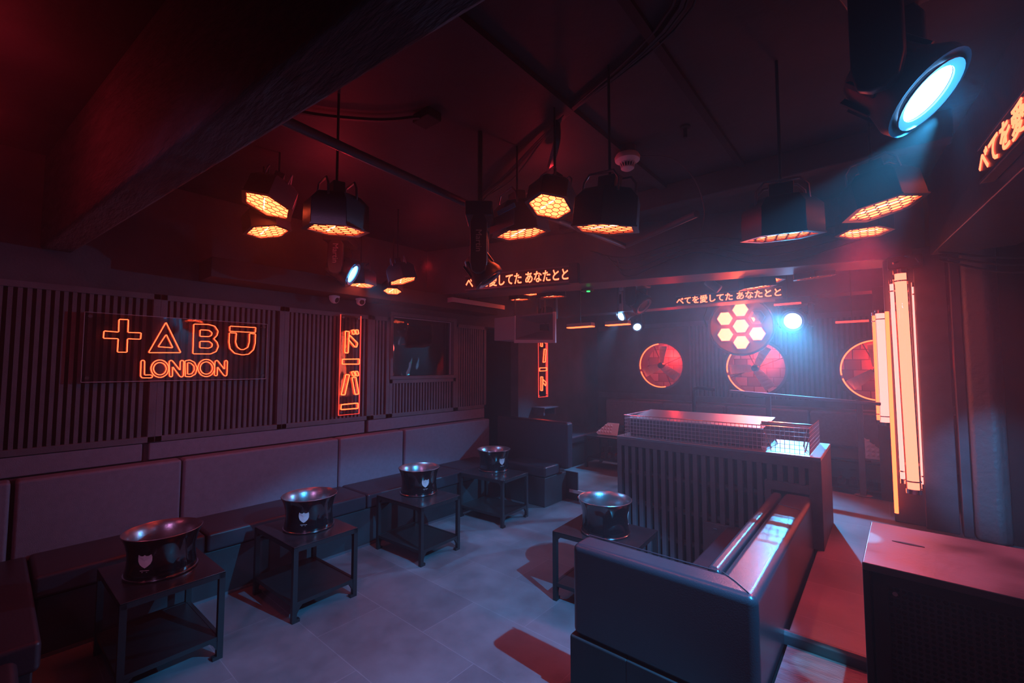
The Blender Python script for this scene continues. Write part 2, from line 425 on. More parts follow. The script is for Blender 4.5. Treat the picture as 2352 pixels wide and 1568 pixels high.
m_ = MB().box(-2.3, 3.40, 2.93, .35, 3.52, CZ).build('trim_10', M['ceil'], bevel=.01); struct(m_, 'shallow downstand across the ceiling beyond the smoke detector', 'trim')

# right-hand pillar: post with reflector, wall panels and the blue-lit post
m_ = MB().box(.03, 4.80, .39, .30, 5.2, CZ).build('pillar', M['bulk'], bevel=.01); struct(m_, 'dark pillar carrying the light tubes', 'pillar')
m_ = MB().box(.215, 4.74, .39, .40, 4.80, 2.6).box(.415, 4.70, .39, .47, 4.80, 2.6).build('wall_panel', M['slat'], bevel=.006); struct(m_, 'dark boards beside the light tubes', 'wall')
m_ = MB().prism([(.475, 4.66), (.60, 4.60), (.66, 4.66), (.66, 4.9), (.475, 4.9)], .39, 2.55).build('wall_post', mat('lumpy painted post', (.12, .12, .13), .45, bump=.8, bscale=24), bevel=.03, seg=3); struct(m_, 'lumpy painted post at the right-hand opening', 'pillar')
m_ = MB().box(.66, 4.7, .39, 3.2, 4.8, CZ).build('wall_side', M['black']); struct(m_, 'black wall right of the post', 'wall')

# ------------------------------------------------------------ slatted panels on the left wall
def slat_panel(y0, y1, z0, z1, ys, label, pitch=.0427, stile=.045, both=True):
    t = thing('slatted_wall_panel', (XL, (y0 + y1) / 2, z0), label, 'wall panel', 'slatted panels along the left wall')
    yc = (y0 + y1) / 2
    f = MB(); f.box(.0, y0 - yc, 0, .045, y1 - yc, .045).box(0, y0 - yc, z1 - z0 - .045, .045, y1 - yc, z1 - z0)
    f.box(0, y0 - yc, 0, .045, y0 - yc + stile, z1 - z0)
    if both: f.box(0, y1 - yc - stile, 0, .045, y1 - yc, z1 - z0)
    f.build('frame', M['slat'], t, bevel=.003)
    s = MB(); y = y0 + stile + .017
    while y + .026 < y1 - (stile if both else 0) + .003:
        s.box(.004, y - yc, .045, .036, y - yc + .0225, z1 - z0 - .045); y += pitch
    s.build('slats', M['slat'], t)
    MB().box(.0005, y0 - yc + .01, .01, .0035, y1 - yc - .01, z1 - z0 - .01).build('gap_shade_board', M['backing'], t)  # black sheet put in so the gaps between slats look shaded
    return t
SZ0, SZ1 = 1.07, 2.215
slat_panel(-1.3, .83, SZ0, SZ1, 0, 'slatted wall panel nearest the left edge, behind the first half of the lettered sign')
slat_panel(.83, 1.765, SZ0, SZ1, 0, 'slatted wall panel behind the right half of the lettered sign')
slat_panel(1.765, 2.69, SZ0, SZ1, 0, 'slatted wall panel behind the tall narrow neon sign')
slat_panel(2.69, 2.93, SZ0, SZ1, 0, 'narrow slatted wall panel left of the booth window')
slat_panel(2.93, 3.95, SZ0, 1.50, 0, 'low slatted wall panel under the booth window')
slat_panel(3.95, 4.53, SZ0, SZ1, 0, 'slatted wall panel between the booth window and the doorway')
# booth window
w = MB().box(XL - .02, 2.93, 1.50, XL + .055, 3.95, 1.54).box(XL - .02, 2.93, 2.24, XL + .055, 3.95, 2.28).box(XL - .02, 2.93, 1.54, XL + .055, 2.97, 2.24).box(XL - .02, 3.90, 1.54, XL + .055, 3.95, 2.24)
wf = w.build('window_1', M['slat'], bevel=.004); struct(wf, 'booth window in the slatted wall', 'window')
MB().box(XL - .01, 2.975, 1.545, XL, 2.985, 2.235).box(XL - .01, 3.885, 1.545, XL, 3.897, 2.235).box(XL - .01, 2.975, 2.225, XL, 3.897, 2.235).build('window_bead', M['offwhite'], wf)
MB().box(XL - .055, 2.97, 1.54, XL - .05, 3.90, 2.24).build('window_pane', M['acrylic'], wf)
bw = MB().box(XL - 1.6, 2.3, .9, XL - 1.55, 4.45, 2.7).box(XL - 1.6, 2.3, .9, XL - .15, 2.35, 2.7).box(XL - 1.6, 4.4, .9, XL - .15, 4.45, 2.7).box(XL - 1.6, 2.3, .85, XL - .15, 4.45, .9).box(XL - 1.6, 2.3, 2.7, XL - .15, 4.45, 2.75)
struct(bw.build('wall_booth', M['wall']), 'inside of the unlit control booth', 'wall')
t = thing('control_desk', (-4.95, 3.5, 1.3), 'dim control desk seen through the booth window', 'desk')
MB().box(-.25, -.75, 0, .25, .75, .2).build('body', M['base'], t, bevel=.01)
MB().box(-.15, .0, .2, .12, .42, .27).build('mixer', M['metalgrey'], t, bevel=.008)
MB().box(.123, .05, .235, .128, .08, .25).box(.123, .3, .235, .128, .33, .25).build('indicator', M['cyanled'], t)
MB().box(.1, .12, .40, .11, .13, .41).build('indicator', M['greenled'], t)
MB().box(-.45, -.2, -.4, -.40, -.14, 1.3).box(-.45, .3, -.4, -.38, .42, 1.3).build('rack_post', M['metalgrey'], t)
MB().box(-.4, -.7, .45, -.1, .0, .62).build('equipment_box', M['metalgrey'], t, bevel=.01)

# ------------------------------------------------------------ neon signs on acrylic
SIGN_TABU=[[[0.583,1.995],[0.635,1.997],[0.636,1.902],[0.712,1.903],[0.71,1.855],[0.635,1.855],[0.636,1.755],[0.583,1.755],[0.584,1.853],[0.504,1.852],[0.505,1.905],[0.584,1.901]],[[0.858,1.994],[0.961,1.76],[0.76,1.755]],[[0.863,1.9],[0.908,1.797],[0.816,1.802]],[[1.039,1.994],[1.141,1.998],[1.185,1.987],[1.211,1.946],[1.204,1.91],[1.181,1.881],[1.206,1.854],[1.217,1.819],[1.202,1.775],[1.162,1.754],[1.041,1.753]],[[1.084,1.95],[1.146,1.95],[1.168,1.931],[1.164,1.907],[1.144,1.897],[1.084,1.897]],[[1.086,1.855],[1.152,1.857],[1.173,1.837],[1.17,1.814],[1.151,1.802],[1.086,1.802]],[[1.297,1.995],[1.5,1.997],[1.497,1.952],[1.296,1.951]],[[1.295,1.939],[1.348,1.938],[1.344,1.86],[1.357,1.82],[1.383,1.798],[1.409,1.797],[1.441,1.819],[1.451,1.865],[1.451,1.941],[1.499,1.94],[1.499,1.858],[1.487,1.799],[1.45,1.759],[1.399,1.751],[1.341,1.763],[1.304,1.802],[1.294,1.858]]]
SIGN_LONDON=[[[0.719,1.692],[0.728,1.699],[0.74,1.692],[0.743,1.586],[0.784,1.587],[0.793,1.576],[0.785,1.564],[0.729,1.565],[0.72,1.579]],[[0.888,1.633],[0.886,1.612],[0.879,1.593],[0.867,1.579],[0.852,1.569],[0.836,1.566],[0.819,1.57],[0.803,1.58],[0.791,1.595],[0.783,1.613],[0.779,1.634],[0.781,1.654],[0.788,1.673],[0.799,1.688],[0.814,1.698],[0.831,1.701],[0.848,1.698],[0.863,1.688],[0.876,1.673],[0.885,1.655]],[[0.873,1.633],[0.871,1.619],[0.866,1.605],[0.858,1.595],[0.847,1.588],[0.835,1.586],[0.823,1.588],[0.812,1.595],[0.803,1.606],[0.797,1.619],[0.794,1.634],[0.796,1.648],[0.801,1.662],[0.809,1.672],[0.819,1.679],[0.831,1.681],[0.844,1.679],[0.855,1.672],[0.864,1.662],[0.87,1.648]],[[0.895,1.576],[0.889,1.69],[0.901,1.701],[0.913,1.69],[0.961,1.62],[0.96,1.691],[0.97,1.702],[0.983,1.691],[0.984,1.578],[0.975,1.566],[0.962,1.571],[0.912,1.65],[0.914,1.576],[0.904,1.567]],[[0.99,1.695],[1.022,1.703],[1.055,1.684],[1.074,1.638],[1.064,1.589],[1.033,1.568],[0.997,1.57]],[[1.008,1.681],[1.03,1.678],[1.052,1.653],[1.055,1.623],[1.039,1.591],[1.011,1.588]],[[1.196,1.638],[1.194,1.616],[1.186,1.596],[1.174,1.58],[1.157,1.57],[1.139,1.567],[1.121,1.571],[1.104,1.581],[1.091,1.597],[1.082,1.616],[1.078,1.638],[1.081,1.66],[1.088,1.68],[1.1,1.695],[1.116,1.706],[1.134,1.709],[1.153,1.706],[1.17,1.696],[1.183,1.68],[1.193,1.66]],[[1.18,1.638],[1.178,1.622],[1.172,1.608],[1.163,1.596],[1.152,1.589],[1.138,1.587],[1.125,1.59],[1.113,1.597],[1.104,1.608],[1.097,1.622],[1.094,1.638],[1.096,1.654],[1.101,1.668],[1.11,1.679],[1.122,1.686],[1.135,1.689],[1.148,1.687],[1.16,1.679],[1.17,1.668],[1.177,1.654]],[[1.196,1.579],[1.197,1.693],[1.208,1.703],[1.219,1.695],[1.268,1.626],[1.267,1.693],[1.277,1.704],[1.288,1.694],[1.288,1.579],[1.277,1.568],[1.264,1.577],[1.216,1.648],[1.217,1.579],[1.207,1.57]]]
SIGN_A=[[[2.352,2.018],[2.395,2.016],[2.388,1.792],[2.351,1.791]],[[2.402,1.978],[2.494,1.897],[2.482,1.855],[2.46,1.858],[2.387,1.934]],[[2.42,2.03],[2.452,2.038],[2.466,1.997],[2.437,1.987]],[[2.465,2.037],[2.495,2.039],[2.505,2.0],[2.479,1.99]],[[2.325,1.725],[2.517,1.73],[2.518,1.676],[2.324,1.675]],[[2.366,1.567],[2.408,1.564],[2.361,1.359],[2.322,1.36]],[[2.438,1.534],[2.483,1.537],[2.519,1.36],[2.477,1.356]],[[2.428,1.593],[2.458,1.599],[2.476,1.551],[2.447,1.55]],[[2.471,1.599],[2.501,1.599],[2.517,1.557],[2.489,1.549]],[[2.324,1.26],[2.512,1.264],[2.513,1.209],[2.322,1.209]]]
SIGN_B=[[[5.78,2.154],[5.835,2.149],[5.834,1.979],[5.785,1.981]],[[5.842,2.15],[5.944,2.095],[5.922,2.035],[5.841,2.105]],[[5.881,1.94],[5.937,1.938],[5.91,1.728],[5.848,1.718]],[[5.75,1.626],[5.947,1.631],[5.95,1.583],[5.75,1.575]],[[5.783,1.484],[5.838,1.479],[5.83,1.26],[5.782,1.259]],[[5.844,1.439],[5.93,1.389],[5.917,1.331],[5.843,1.384]]]
def neon_sign(y0, y1, z0, z1, groups, label, r, glow=False, x=XL + .085):
    t = thing('neon_sign', (x, (y0 + y1) / 2, z0), label, 'neon sign'); yc = (y0 + y1) / 2
    MB().box(-.004, y0 - yc, 0, .004, y1 - yc, z1 - z0).build('acrylic_panel', M['acrylic'], t)
    for nm, polys, m in groups:
        b = MB()
        for P in polys:
            q = []
            n = len(P)
            for i in range(n):      # round the corners a little
                a = Vector(P[i - 1]); c_ = Vector(P[i]); e = Vector(P[(i + 1) % n])
                da = min(.004, (a - c_).length * .3); de = min(.004, (e - c_).length * .3)
                q.append(c_ + (a - c_).normalized() * da); q.append(c_ + (e - c_).normalized() * de)
            b.tube([(.012, p.x - yc, p.y - z0) for p in q], r, 6, closed=True)
        b.build(nm, m, t, smooth=True)
    for yy in (y0 + .03, y1 - .03):
        for zz in (z0 + .03, z1 - .03): MB().lathe([(.008, 0), (.008, .085), (.012, .085), (.012, .093), (0, .093)], 12, Matrix.Translation((-.083, yy - yc, zz - z0)) @ Matrix.Rotation(pi / 2, 4, 'Y')).build('standoff', M['chrome'], t, smooth=True)
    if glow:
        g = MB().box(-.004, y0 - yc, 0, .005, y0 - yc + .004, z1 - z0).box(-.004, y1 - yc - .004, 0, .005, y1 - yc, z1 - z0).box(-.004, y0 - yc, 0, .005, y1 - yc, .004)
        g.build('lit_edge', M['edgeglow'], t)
    else:
        MB().box(-.004, y0 - yc, -.002, .005, y0 - yc + .003, z1 - z0).box(-.004, y1 - yc - .003, 0, .005, y1 - yc, z1 - z0).box(-.004, y0 - yc, -.002, .005, y1 - yc, .002).box(-.004, y0 - yc, z1 - z0 - .003, .005, y1 - yc, z1 - z0).build('polished_edge', M['offwhite'], t)
    return t
neon_sign(.40, 1.60, 1.54, 2.035, [('symbol_lettering', SIGN_TABU, M['neon']), ('city_lettering', SIGN_LONDON, M['neon'])], 'wide clear acrylic sign with two lines of orange neon outline lettering', .0034)
neon_sign(2.30, 2.535, 1.15, 2.19, [('character', [p], M['neonhot']) for p in (SIGN_A[0],)] + [('character', SIGN_A[1:4], M['neonhot']), ('character', [SIGN_A[4]], M['neonhot']), ('character', SIGN_A[5:9], M['neonhot']), ('character', [SIGN_A[9]], M['neonhot'])], 'tall narrow acrylic sign of stacked orange neon katakana left of the booth window', .0055, True)
neon_sign(5.73, 5.99, 1.15, 2.30, [('character', SIGN_B[0:2], M['neonhot']), ('character', [SIGN_B[2]], M['neonhot']), ('character', [SIGN_B[3]], M['neonhot']), ('character', SIGN_B[4:6], M['neonhot'])], 'tall narrow neon katakana sign partly hidden behind the hanging white speaker', .0065, True, XL + .07)

# ------------------------------------------------------------ benches
def cushion(b, x0, y0, z0, x1, y1, z1): return b.box(x0, y0, z0, x1, y1, z1)
t = thing('wall_bench', (-4.0, 2.2, 0), 'long upholstered bench with grey back pads along the left wall', 'bench')
def R(o): return (o[0] + 4.0, o[1] - 2.2, o[2])
def rel(x0, y0, z0, x1, y1, z1): return MB().box(x0 + 4.0, y0 - 2.2, z0, x1 + 4.0, y1 - 2.2, z1)
rel(-4.34, .22, 0, -3.70, 4.68, .335).build('base', M['base'], t, bevel=.008)
rel(-3.70, .22, .0, -3.693, 4.2, .02).build('toe_strip', M['metalgrey'], t)
for a, b in ((.20, 1.02), (1.03, 2.28), (2.29, 3.5), (3.51, 4.16)):
    rel(-4.16, a, .34, -3.675, b, .47).build('seat_cushion', M['seatmat'], t, bevel=.022, seg=3)
for a, b in ((-.62, .105), (.125, .975), (.985, 2.25), (2.26, 3.02), (3.04, 4.44)):
    rel(-4.28, a, .42, -4.15, b, .935).build('back_pad', M['fabric'], t, bevel=.020, seg=3)
for a, b in ((-.7, 2.245), (2.25, 4.44)):
    rel(-4.345, a, .40, -4.27, b, .93).build('pad_backing', M['leather'], t, bevel=.006)
for a, b in ((-.7, .76), (.80, 2.63), (2.67, 4.5)):
    rel(-4.345, a, .935, -4.31, b, 1.065).build('upper_strip', M['fabric'], t, bevel=.008)
t = thing('end_bench', (-3.55, 4.45, 0), 'short leather bench returning from the wall at the far end of the left seating', 'bench')
def rel2(x0, y0, z0, x1, y1, z1): return MB().box(x0 + 3.55, y0 - 4.45, z0, x1 + 3.55, y1 - 4.45, z1)
rel2(-4.14, 4.72, 0, -2.93, 4.74, .34).build('plinth', M['base'], t)
rel2(-3.69, 4.24, 0, -3.08, 4.70, .34).build('base', M['base'], t, bevel=.01)
rel2(-3.67, 4.22, .345, -3.06, 4.55, .475).build('seat_cushion', M['leather'], t, bevel=.03, seg=4)
rel2(-4.14, 4.56, .40, -2.97, 4.70, .965).build('back_pad', M['leather'], t, bevel=.035, seg=4)
t = thing('corner_bench', (-3.4, -.3, 0), 'dark vinyl bench coming out from the wall at the bottom left edge', 'bench')
def rel3(x0, y0, z0, x1, y1, z1): return MB().box(x0 + 3.4, y0 + .3, z0, x1 + 3.4, y1 + .3, z1)
rel3(-4.14, -1.2, 0, -2.86, .17, .335).build('base', M['base'], t, bevel=.01)
rel3(-4.14, -1.2, .34, -2.82, .19, .47).build('seat_cushion', M['seatmat'], t, bevel=.022, seg=3)
t = thing('stool_cushion', (-2.45, -.1, 0), 'low upholstered stool cut by the bottom left corner', 'stool')
MB().box(-.33, -.25, .33, .0, .22, .45).build('seat', M['leather'], t, bevel=.03, seg=3)
MB().box(-.30, -.22, 0, -.03, .19, .33).build('base', M['base'], t, bevel=.01)

# ------------------------------------------------------------ L-shaped sofa in the foreground
t = thing('corner_sofa', (-.8, 2.8, 0), 'large L-shaped black leather sofa in the foreground, seen from its back', 'sofa')
SX0, SX1, SY0, SY1, ST = -1.25, -.405, 1.95, 3.71, .75
def off(p): return [(x + .8, y - 2.8) for x, y in p]
outer = [(SX0, SY0), (SX1, SY0), (SX1, SY1), (SX1 - .17, SY1), (SX1 - .17, SY0 + .16), (SX0, SY0 + .16)]
MB().prism(off(outer), .30, ST).build('backrest', M['leather'], t, bevel=.036, seg=5)
o2 = [(SX0 - .012, SY0 - .01), (SX1 - .005, SY0 - .01), (SX1 - .005, SY1 - .02), (SX0 - .012, SY1 - .02)]
MB().prism(off([(SX0 + .25, SY0 + .02), (SX1 - .01, SY0 + .02), (SX1 - .01, SY1), (-.96, SY1), (-.96, SY0 + .5), (SX0 + .25, SY0 + .5)]), 0.0, .30).build('base', M['base'], t, bevel=.01)
MB().prism(off([(SX0 - .01, SY0 - .008), (SX0 + .3, SY0 - .008), (SX0 + .3, SY0 + .17), (SX0 - .01, SY0 + .17)]), 0.0, .30).build('end_panel', M['base'], t, bevel=.01)
MB().box(SX0 + .8 + .295, SY0 - 2.8 - .008, 0, SX1 + .8, SY0 - 2.8 + .03, .30).build('front_panel', M['base'], t, bevel=.006)
MB().prism(off([(SX1 - .245, SY0 + .19), (SX1 - .18, SY0 + .17), (SX1 - .18, SY1), (SX1 - .245, SY1)]), .40, ST - .005).build('inner_back_pad', M['leather'], t, bevel=.025, seg=4)
MB().prism(off([(-.96, SY0 + .17), (SX1 - .24, SY0 + .17), (SX1 - .24, SY1 - .02), (-.96, SY1 - .02)]), .31, .43).build('seat_cushion', M['seatmat'], t, bevel=.02, seg=3)
s = MB()
def top(x, y): return (x + .8, y - 2.8, ST + .0015)
s = MB().tube([top(SX1 - .035, SY0 + .03), top(SX1 - .10, SY0 + .10), top(SX1 - .165, SY0 + .155)], .0022, 5); s.build('mitre_seam', M['leather'], t, smooth=True)
s = MB().tube([top(SX0 + .02, SY0 + .148), top(SX1 - .19, SY0 + .148)], .004, 6); s.build('piping', M['leather'], t, smooth=True)
s = MB().tube([top(SX1 - .155, SY0 + 1.42), top(SX1 - .02, SY0 + 1.36)], .002, 5)
s.build('cross_seam', M['leather'], t, smooth=True)

# ------------------------------------------------------------ side tables and buckets
def side_table(x, y, rz, label, sx=.61, sy=.46, h=.48):
    t = thing('side_table', (x, y, 0), label, 'table', 'black steel two-shelf side tables', (0, 0, rz))
    MB().box(-sx / 2, -sy / 2, h - .006, sx / 2, sy / 2, h).build('table_top', M['tabletop'], t, bevel=.002, seg=1)
    f = MB()
    for y_ in (-sy / 2 + .002, sy / 2 - .027): f.box(-sx / 2, y_, h - .035, sx / 2, y_ + .025, h - .007)
    for x_ in (-sx / 2 + .002, sx / 2 - .027): f.box(x_, -sy / 2, h - .035, x_ + .025, sy / 2, h - .007)
    f.build('top_frame', M['steel'], t)
    MB().box(-sx / 2 + .01, -sy / 2 + .01, .115, sx / 2 - .01, sy / 2 - .01, .123).box(-sx / 2 + .01, -sy / 2 + .005, .10, sx / 2 - .01, -sy / 2 + .025, .125).box(-sx / 2 + .01, sy / 2 - .025, .10, sx / 2 - .01, sy / 2 - .005, .125).box(-sx / 2 + .005, -sy / 2 + .01, .10, -sx / 2 + .025, sy / 2 - .01, .125).box(sx / 2 - .025, -sy / 2 + .01, .10, sx / 2 - .005, sy / 2 - .01, .125).build('lower_shelf', M['steel'], t)
    for ax in (-1, 1):
        for ay in (-1, 1):
            cx, cy = ax * (sx / 2 - .015), ay * (sy / 2 - .015); g = MB()
            g.box(cx - .015, cy - .015, 0, cx + .015, cy + .015, h - .007)
            # small corner gusset and foot
            g.prism([(cx - ax * .015, h - .035), (cx - ax * .045, h - .035), (cx - ax * .015, h - .065)], cy - .012, cy + .012, 'y')
            g.prism([(cy - ay * .015, .10), (cy - ay * .05, .10), (cy - ay * .035, .085), (cy - ay * .015, .05)], cx - .012, cx + .012, 'x')
            g.box(cx - ax * .015 - .0, cy - ay * .035, 0, cx + ax * .015, cy - ay * .015, .02)
            g.build('leg', M['steel'], t)
    return t
side_table(-3.225, .68, .02, 'side table nearest the viewer at the left, under the closest bucket')
side_table(-3.26, 1.53, .03, 'side table second from the viewer along the bench')
side_table(-3.28, 2.56, .05, 'side table third along the bench, with a bright cyan front edge')
side_table(-3.34, 3.64, .06, 'side table furthest along the bench, before the end bench')
side_table(-1.56, 2.88, .06, 'side table between the foreground sofa and the slatted booth', .60, .46)

def bucket_proto():
    t = thing('drinks_bucket', (0, 0, 0), 'x', 'bucket', 'black drinks buckets on the side tables')
    MB().lathe([(.150, 0), (.166, .004), (.170, .012), (.163, .04), (.157, .09), (.160, .14), (.172, .19), (.188, .226), (.191, .230), (.187, .231), (.170, .205), (.158, .16), (.152, .10), (.150, .05), (.13, .02), (0, .015)], 56).build('body', M['bucket'], t, smooth=True)
    MB().lathe([(.1895, .2305), (.1875, .2335), (.1835, .2305), (.167, .200), (.1565, .155), (.1505, .10), (.149, .05), (.128, .022), (0, .018)], 56, c0=False).build('inner_bowl', M['bowl'], t, smooth=True)
    MB().lathe([(.1505, .001), (.171, .0055), (.1725, .0135), (.169, .0155)], 56).build('base_rim', M['chrome'], t, smooth=True)
    # shield emblem, wrapped round the side (faces +X)
    sh = [(-.030, .150), (-.0335, .135), (-.033, .115), (-.026, .098), (-.013, .086), (0, .078), (.013, .086), (.026, .098), (.033, .115), (.0335, .135), (.030, .150), (.018, .143), (.007, .143), (0, .149), (-.007, .143), (-.018, .143)]
    def rad(z): return .1585 + (.0025 if z > .14 else 0) + max(0, z - .12) * .06
    v = []
    for dr in (0, .0018):
        for y_, z_ in sh + [(0, .115)]:
            a = y_ / .16; r_ = rad(z_) + dr; v.append((r_ * math.cos(a), r_ * math.sin(a), z_))
    n = len(sh); f = [(n + 1 + i, n + 1 + (i + 1) % n, 2 * n + 1) for i in range(n)] + [(i, (i + 1) % n, n + 1 + (i + 1) % n, n + 1 + i) for i in range(n)]
    MB().add(v, f).build('shield_emblem', M['emblem'], t)
    b = MB(); b.box(.1595, -.022, .064, .1605, .022, .066).box(.1595, -.014, .056, .1605, .014, .058).build('lettering_line', M['emblem'], t)
    return t
bk = bucket_proto()
BK = [(-3.22, .68, -.68, 'black drinks bucket with shield emblem nearest the viewer', .485),
      (-3.26, 1.55, -.66, 'black drinks bucket on the second table along the bench, red light on its table', .485),
      (-3.35, 2.62, -.30, 'black drinks bucket on the third table along the bench', .485),
      (-3.43, 3.74, -.22, 'black drinks bucket on the furthest table along the bench', .485),
      (-1.55, 2.86, .55, 'black drinks bucket beside the foreground sofa, its bowl lit blue', .485)]
for i, (x, y, a, lab, z) in enumerate(BK):
    o = bk if i == 0 else copy_tree(bk); o.location = (x, y, z - .004); o.rotation_euler = (0, 0, a)
    o.scale = (1, 1, 1); o['label'] = lab

# ------------------------------------------------------------ slatted booth with mesh basket
t = thing('dj_booth', (-1.1, 4.1, 0), 'dark slatted counter booth behind the foreground sofa', 'booth')
def rb(b, x0, y0, z0, x1, y1, z1): return b.box(x0 + 1.1, y0 - 4.1, z0, x1 + 1.1, y1 - 4.1, z1)
DX0, DX1, DY, DT = -1.885, -.35, 3.72, 1.02
b = MB(); rb(b, DX0 + .03, DY + .10, .0, -.42, 4.42, DT - .04); b.build('body', M['black'], t)
b = MB(); rb(b, DX0, DY, DT - .025, DX1, 4.45, DT); b.build('worktop', M['brushed'], t, bevel=.004)
b = MB(); rb(b, DX0, DY, DT - .085, DX1, DY + .045, DT - .026); rb(b, DX0, DY, 0, DX0 + .045, DY + .045, DT - .085); rb(b, DX1 - .075, DY, .39, DX1, DY + .045, DT - .085)
rb(b, DX1 - .03, DY + .045, .39, DX1, 4.45, DT - .026); rb(b, DX0, DY + .045, 0, DX0 + .03, 4.45, DT - .026)
rb(b, -.70, DY - .006, .755, DX1 - .075, DY + .045, .815); rb(b, -.70, DY - .006, .30, -.655, DY + .045, .755)
b.build('frame', M['slat'], t, bevel=.003)
b = MB(); x = DX0 + .07
while x < DX1 - .11:
    z0 = .815 if x > -.70 else (.42 if x > -1.14 else 0)
    rb(b, x, DY + .006, z0, x + .037, DY + .045, DT - .085); x += .0665
b.build('slats', M['slat'], t, bevel=.002, seg=1)
b = MB()
for z in (.70, .44, .19):
    b.tube([(DX0 + 1.1 + .02, DY - 4.1 + .06, z), (-.66 + 1.1, DY - 4.1 + .06, z)], .022, 10)
b.build('cross_dowels', M['slat'], t, smooth=True)
b = MB(); rb(b, -1.14, DY - .012, 0, -.66, DY + .03, .42); b.build('kick_box', M['slat'], t, bevel=.004)
b = MB(); rb(b, -1.06, DY - .03, .385, -1.03, DY - .012, .392); b.build('coat_hook', M['chrome'], t)
# wire basket on the counter
def basket():
    t = thing('wire_basket', (-1.1, 3.95, DT), 'open wire mesh tray running the length of the counter', 'basket')
    x0, x1, y0, y1, h = -.74, .68, -.17, .47, .185
    b = MB(); r = .0024; n = 5
    def line(a, c, rr=r): b.tube([a, c], rr, 4)
    k = int((x1 - x0) / .03)
    for i in range(k + 1):
        x = x0 + (x1 - x0) * i / k; line((x, y0, 0), (x, y0, h))
    for j in range(7):
        z = h * j / 6; line((x0, y0, z), (x1, y0, z))
    k2 = int((y1 - y0) / .03)
    for X in (x0, x1):
        for i in range(k2 + 1):
            y = y0 + (y1 - y0) * i / k2; line((X, y, 0), (X, y, h))
        for j in range(7):
            z = h * j / 6; line((X, y0, z), (X, y1, z))
    b.build('mesh_sides', M['wire'], t)
    rr = MB(); rr.tube([(x0, y1, h), (x0, y0, h), (x1, y0, h), (x1, y1, h)], .004, 6); rr.build('top_wire', M['chrome'], t)
    return t
basket()
t = thing('equipment_cover', (-1.24, 4.02, DT + .004), 'long sheet-metal cover lying in the wire tray', 'cover')
MB().prism([(-.128, 0), (-.128, .140), (.378, .180), (.378, 0)], -.598, .508, 'x').build('shaded_cover_body', M['slat'], t, bevel=.003)  # darker than the top: the front's shadow is put into its colour
MB().prism([(-.132, .141), (-.132, .146), (.382, .187), (.382, .181)], -.602, .512, 'x').build('cover_top', M['brushed'], t)
t = thing('laptop_stand', (-.56, 3.98, DT + .002), 'folding chrome stand in the right end of the wire tray', 'stand')
b = MB(); b.tube([(-.12, -.08, 0), (-.20, -.02, .17), (.14, -.02, .17), (.10, -.08, 0)], .006, 8)
b.tube([(-.12, .18, 0), (-.17, .12, .18), (.10, .12, .18), (.06, .18, 0)], .006, 8); b.build('legs', M['chrome'], t, smooth=True)
MB().tube([(-.20, .02, .18), (.14, .02, .18)], .012, 10).build('top_bar', M['chrome'], t, smooth=True)
t = thing('paper_cup', (-.70, 3.755, DT), 'tiny pale cone cup at the front edge of the counter', 'cup')
MB().lathe([(.006, 0), (.020, .030), (.017, .030), (.004, .003)], 14).build('cup_wall', M['white'], t, smooth=True)

# ------------------------------------------------------------ guard rail and hand rail behind the booth
t = thing('guard_rail', (-.75, 5.62, .39), 'flat topped guard rail along the edge of the raised walkway', 'railing')
MB().bar((-.66, .10, .965), (.72, -.10, .90), .05, .03).build('top_rail', M['metalgrey'], t, bevel=.004)
for x, y, z0 in ((-.25, .04, 0), (.56, -.07, 0)):
    p = MB().box(x - .025, y - .02, z0, x + .025, y + .02, .93).build('post', M['slat'], t, bevel=.003)
    MB().lathe([(.07, 0), (.07, .006), (.03, .01), (0, .01)], 24, Matrix.Translation((x, y, z0))).build('base_plate', M['metalgrey'], p, smooth=True)
t = thing('hand_rail', (-1.70, 5.3, .39), 'black round hand rail curving over its post at the left of the guard rail', 'railing')
MB().tube([(0, 0, 0), (0, 0, .96), (.01, 0, 1.0), (.05, 0, 1.015), (.24, 0, 1.0)], .02, 12).build('rail_tube', M['steel'], t, smooth=True)

# ------------------------------------------------------------ rear room furniture
t = thing('rear_bench', (-1.6, 7.3, .12), 'dark banquette with joined back pads under the fans on the far wall', 'bench')
def rr(x0, y0, z0, x1, y1, z1): return MB().box(x0 + 1.6, y0 - 7.3, z0 - .12, x1 + 1.6, y1 - 7.3, z1 - .12)
rr(-4.0, 6.98, .12, 1.2, 7.5, .45).build('base', M['base'], t, bevel=.01)
for a, b_ in ((-3.95, -2.9), (-2.89, -1.9), (-1.89, -.81), (-.80, .4)):
    rr(a, 7.36, .58, b_, 7.48, 1.035).build('back_pad', M['fabric'], t, bevel=.03, seg=3)
    rr(a, 6.94, .46, b_, 7.36, .58).build('seat_cushion', M['leather'], t, bevel=.03, seg=3)
rr(-4.0, 7.49, .12, 1.2, 7.74, 1.06).build('back_ledge', M['slat'], t, bevel=.008)
t = thing('rear_side_bench', (-3.95, 6.1, .12), 'low dark bench along the left wall of the rear room', 'bench')
MB().box(-.38, -.75, 0, .28, .82, .33).build('base', M['base'], t, bevel=.01)
MB().box(-.38, -.77, .34, .30, .82, .46).build('seat_cushion', M['leather'], t, bevel=.03, seg=3)
t = thing('wall_shelf', (-4.2, 5.85, 1.0), 'small ledge under the far neon sign', 'shelf')
MB().box(-.145, -.2, -.02, .10, .2, 0).build('board', M['slat'], t, bevel=.003)
MB().box(-.145, -.17, -.13, .06, -.14, -.02).box(-.145, .14, -.13, .06, .17, -.02).build('bracket', M['slat'], t)
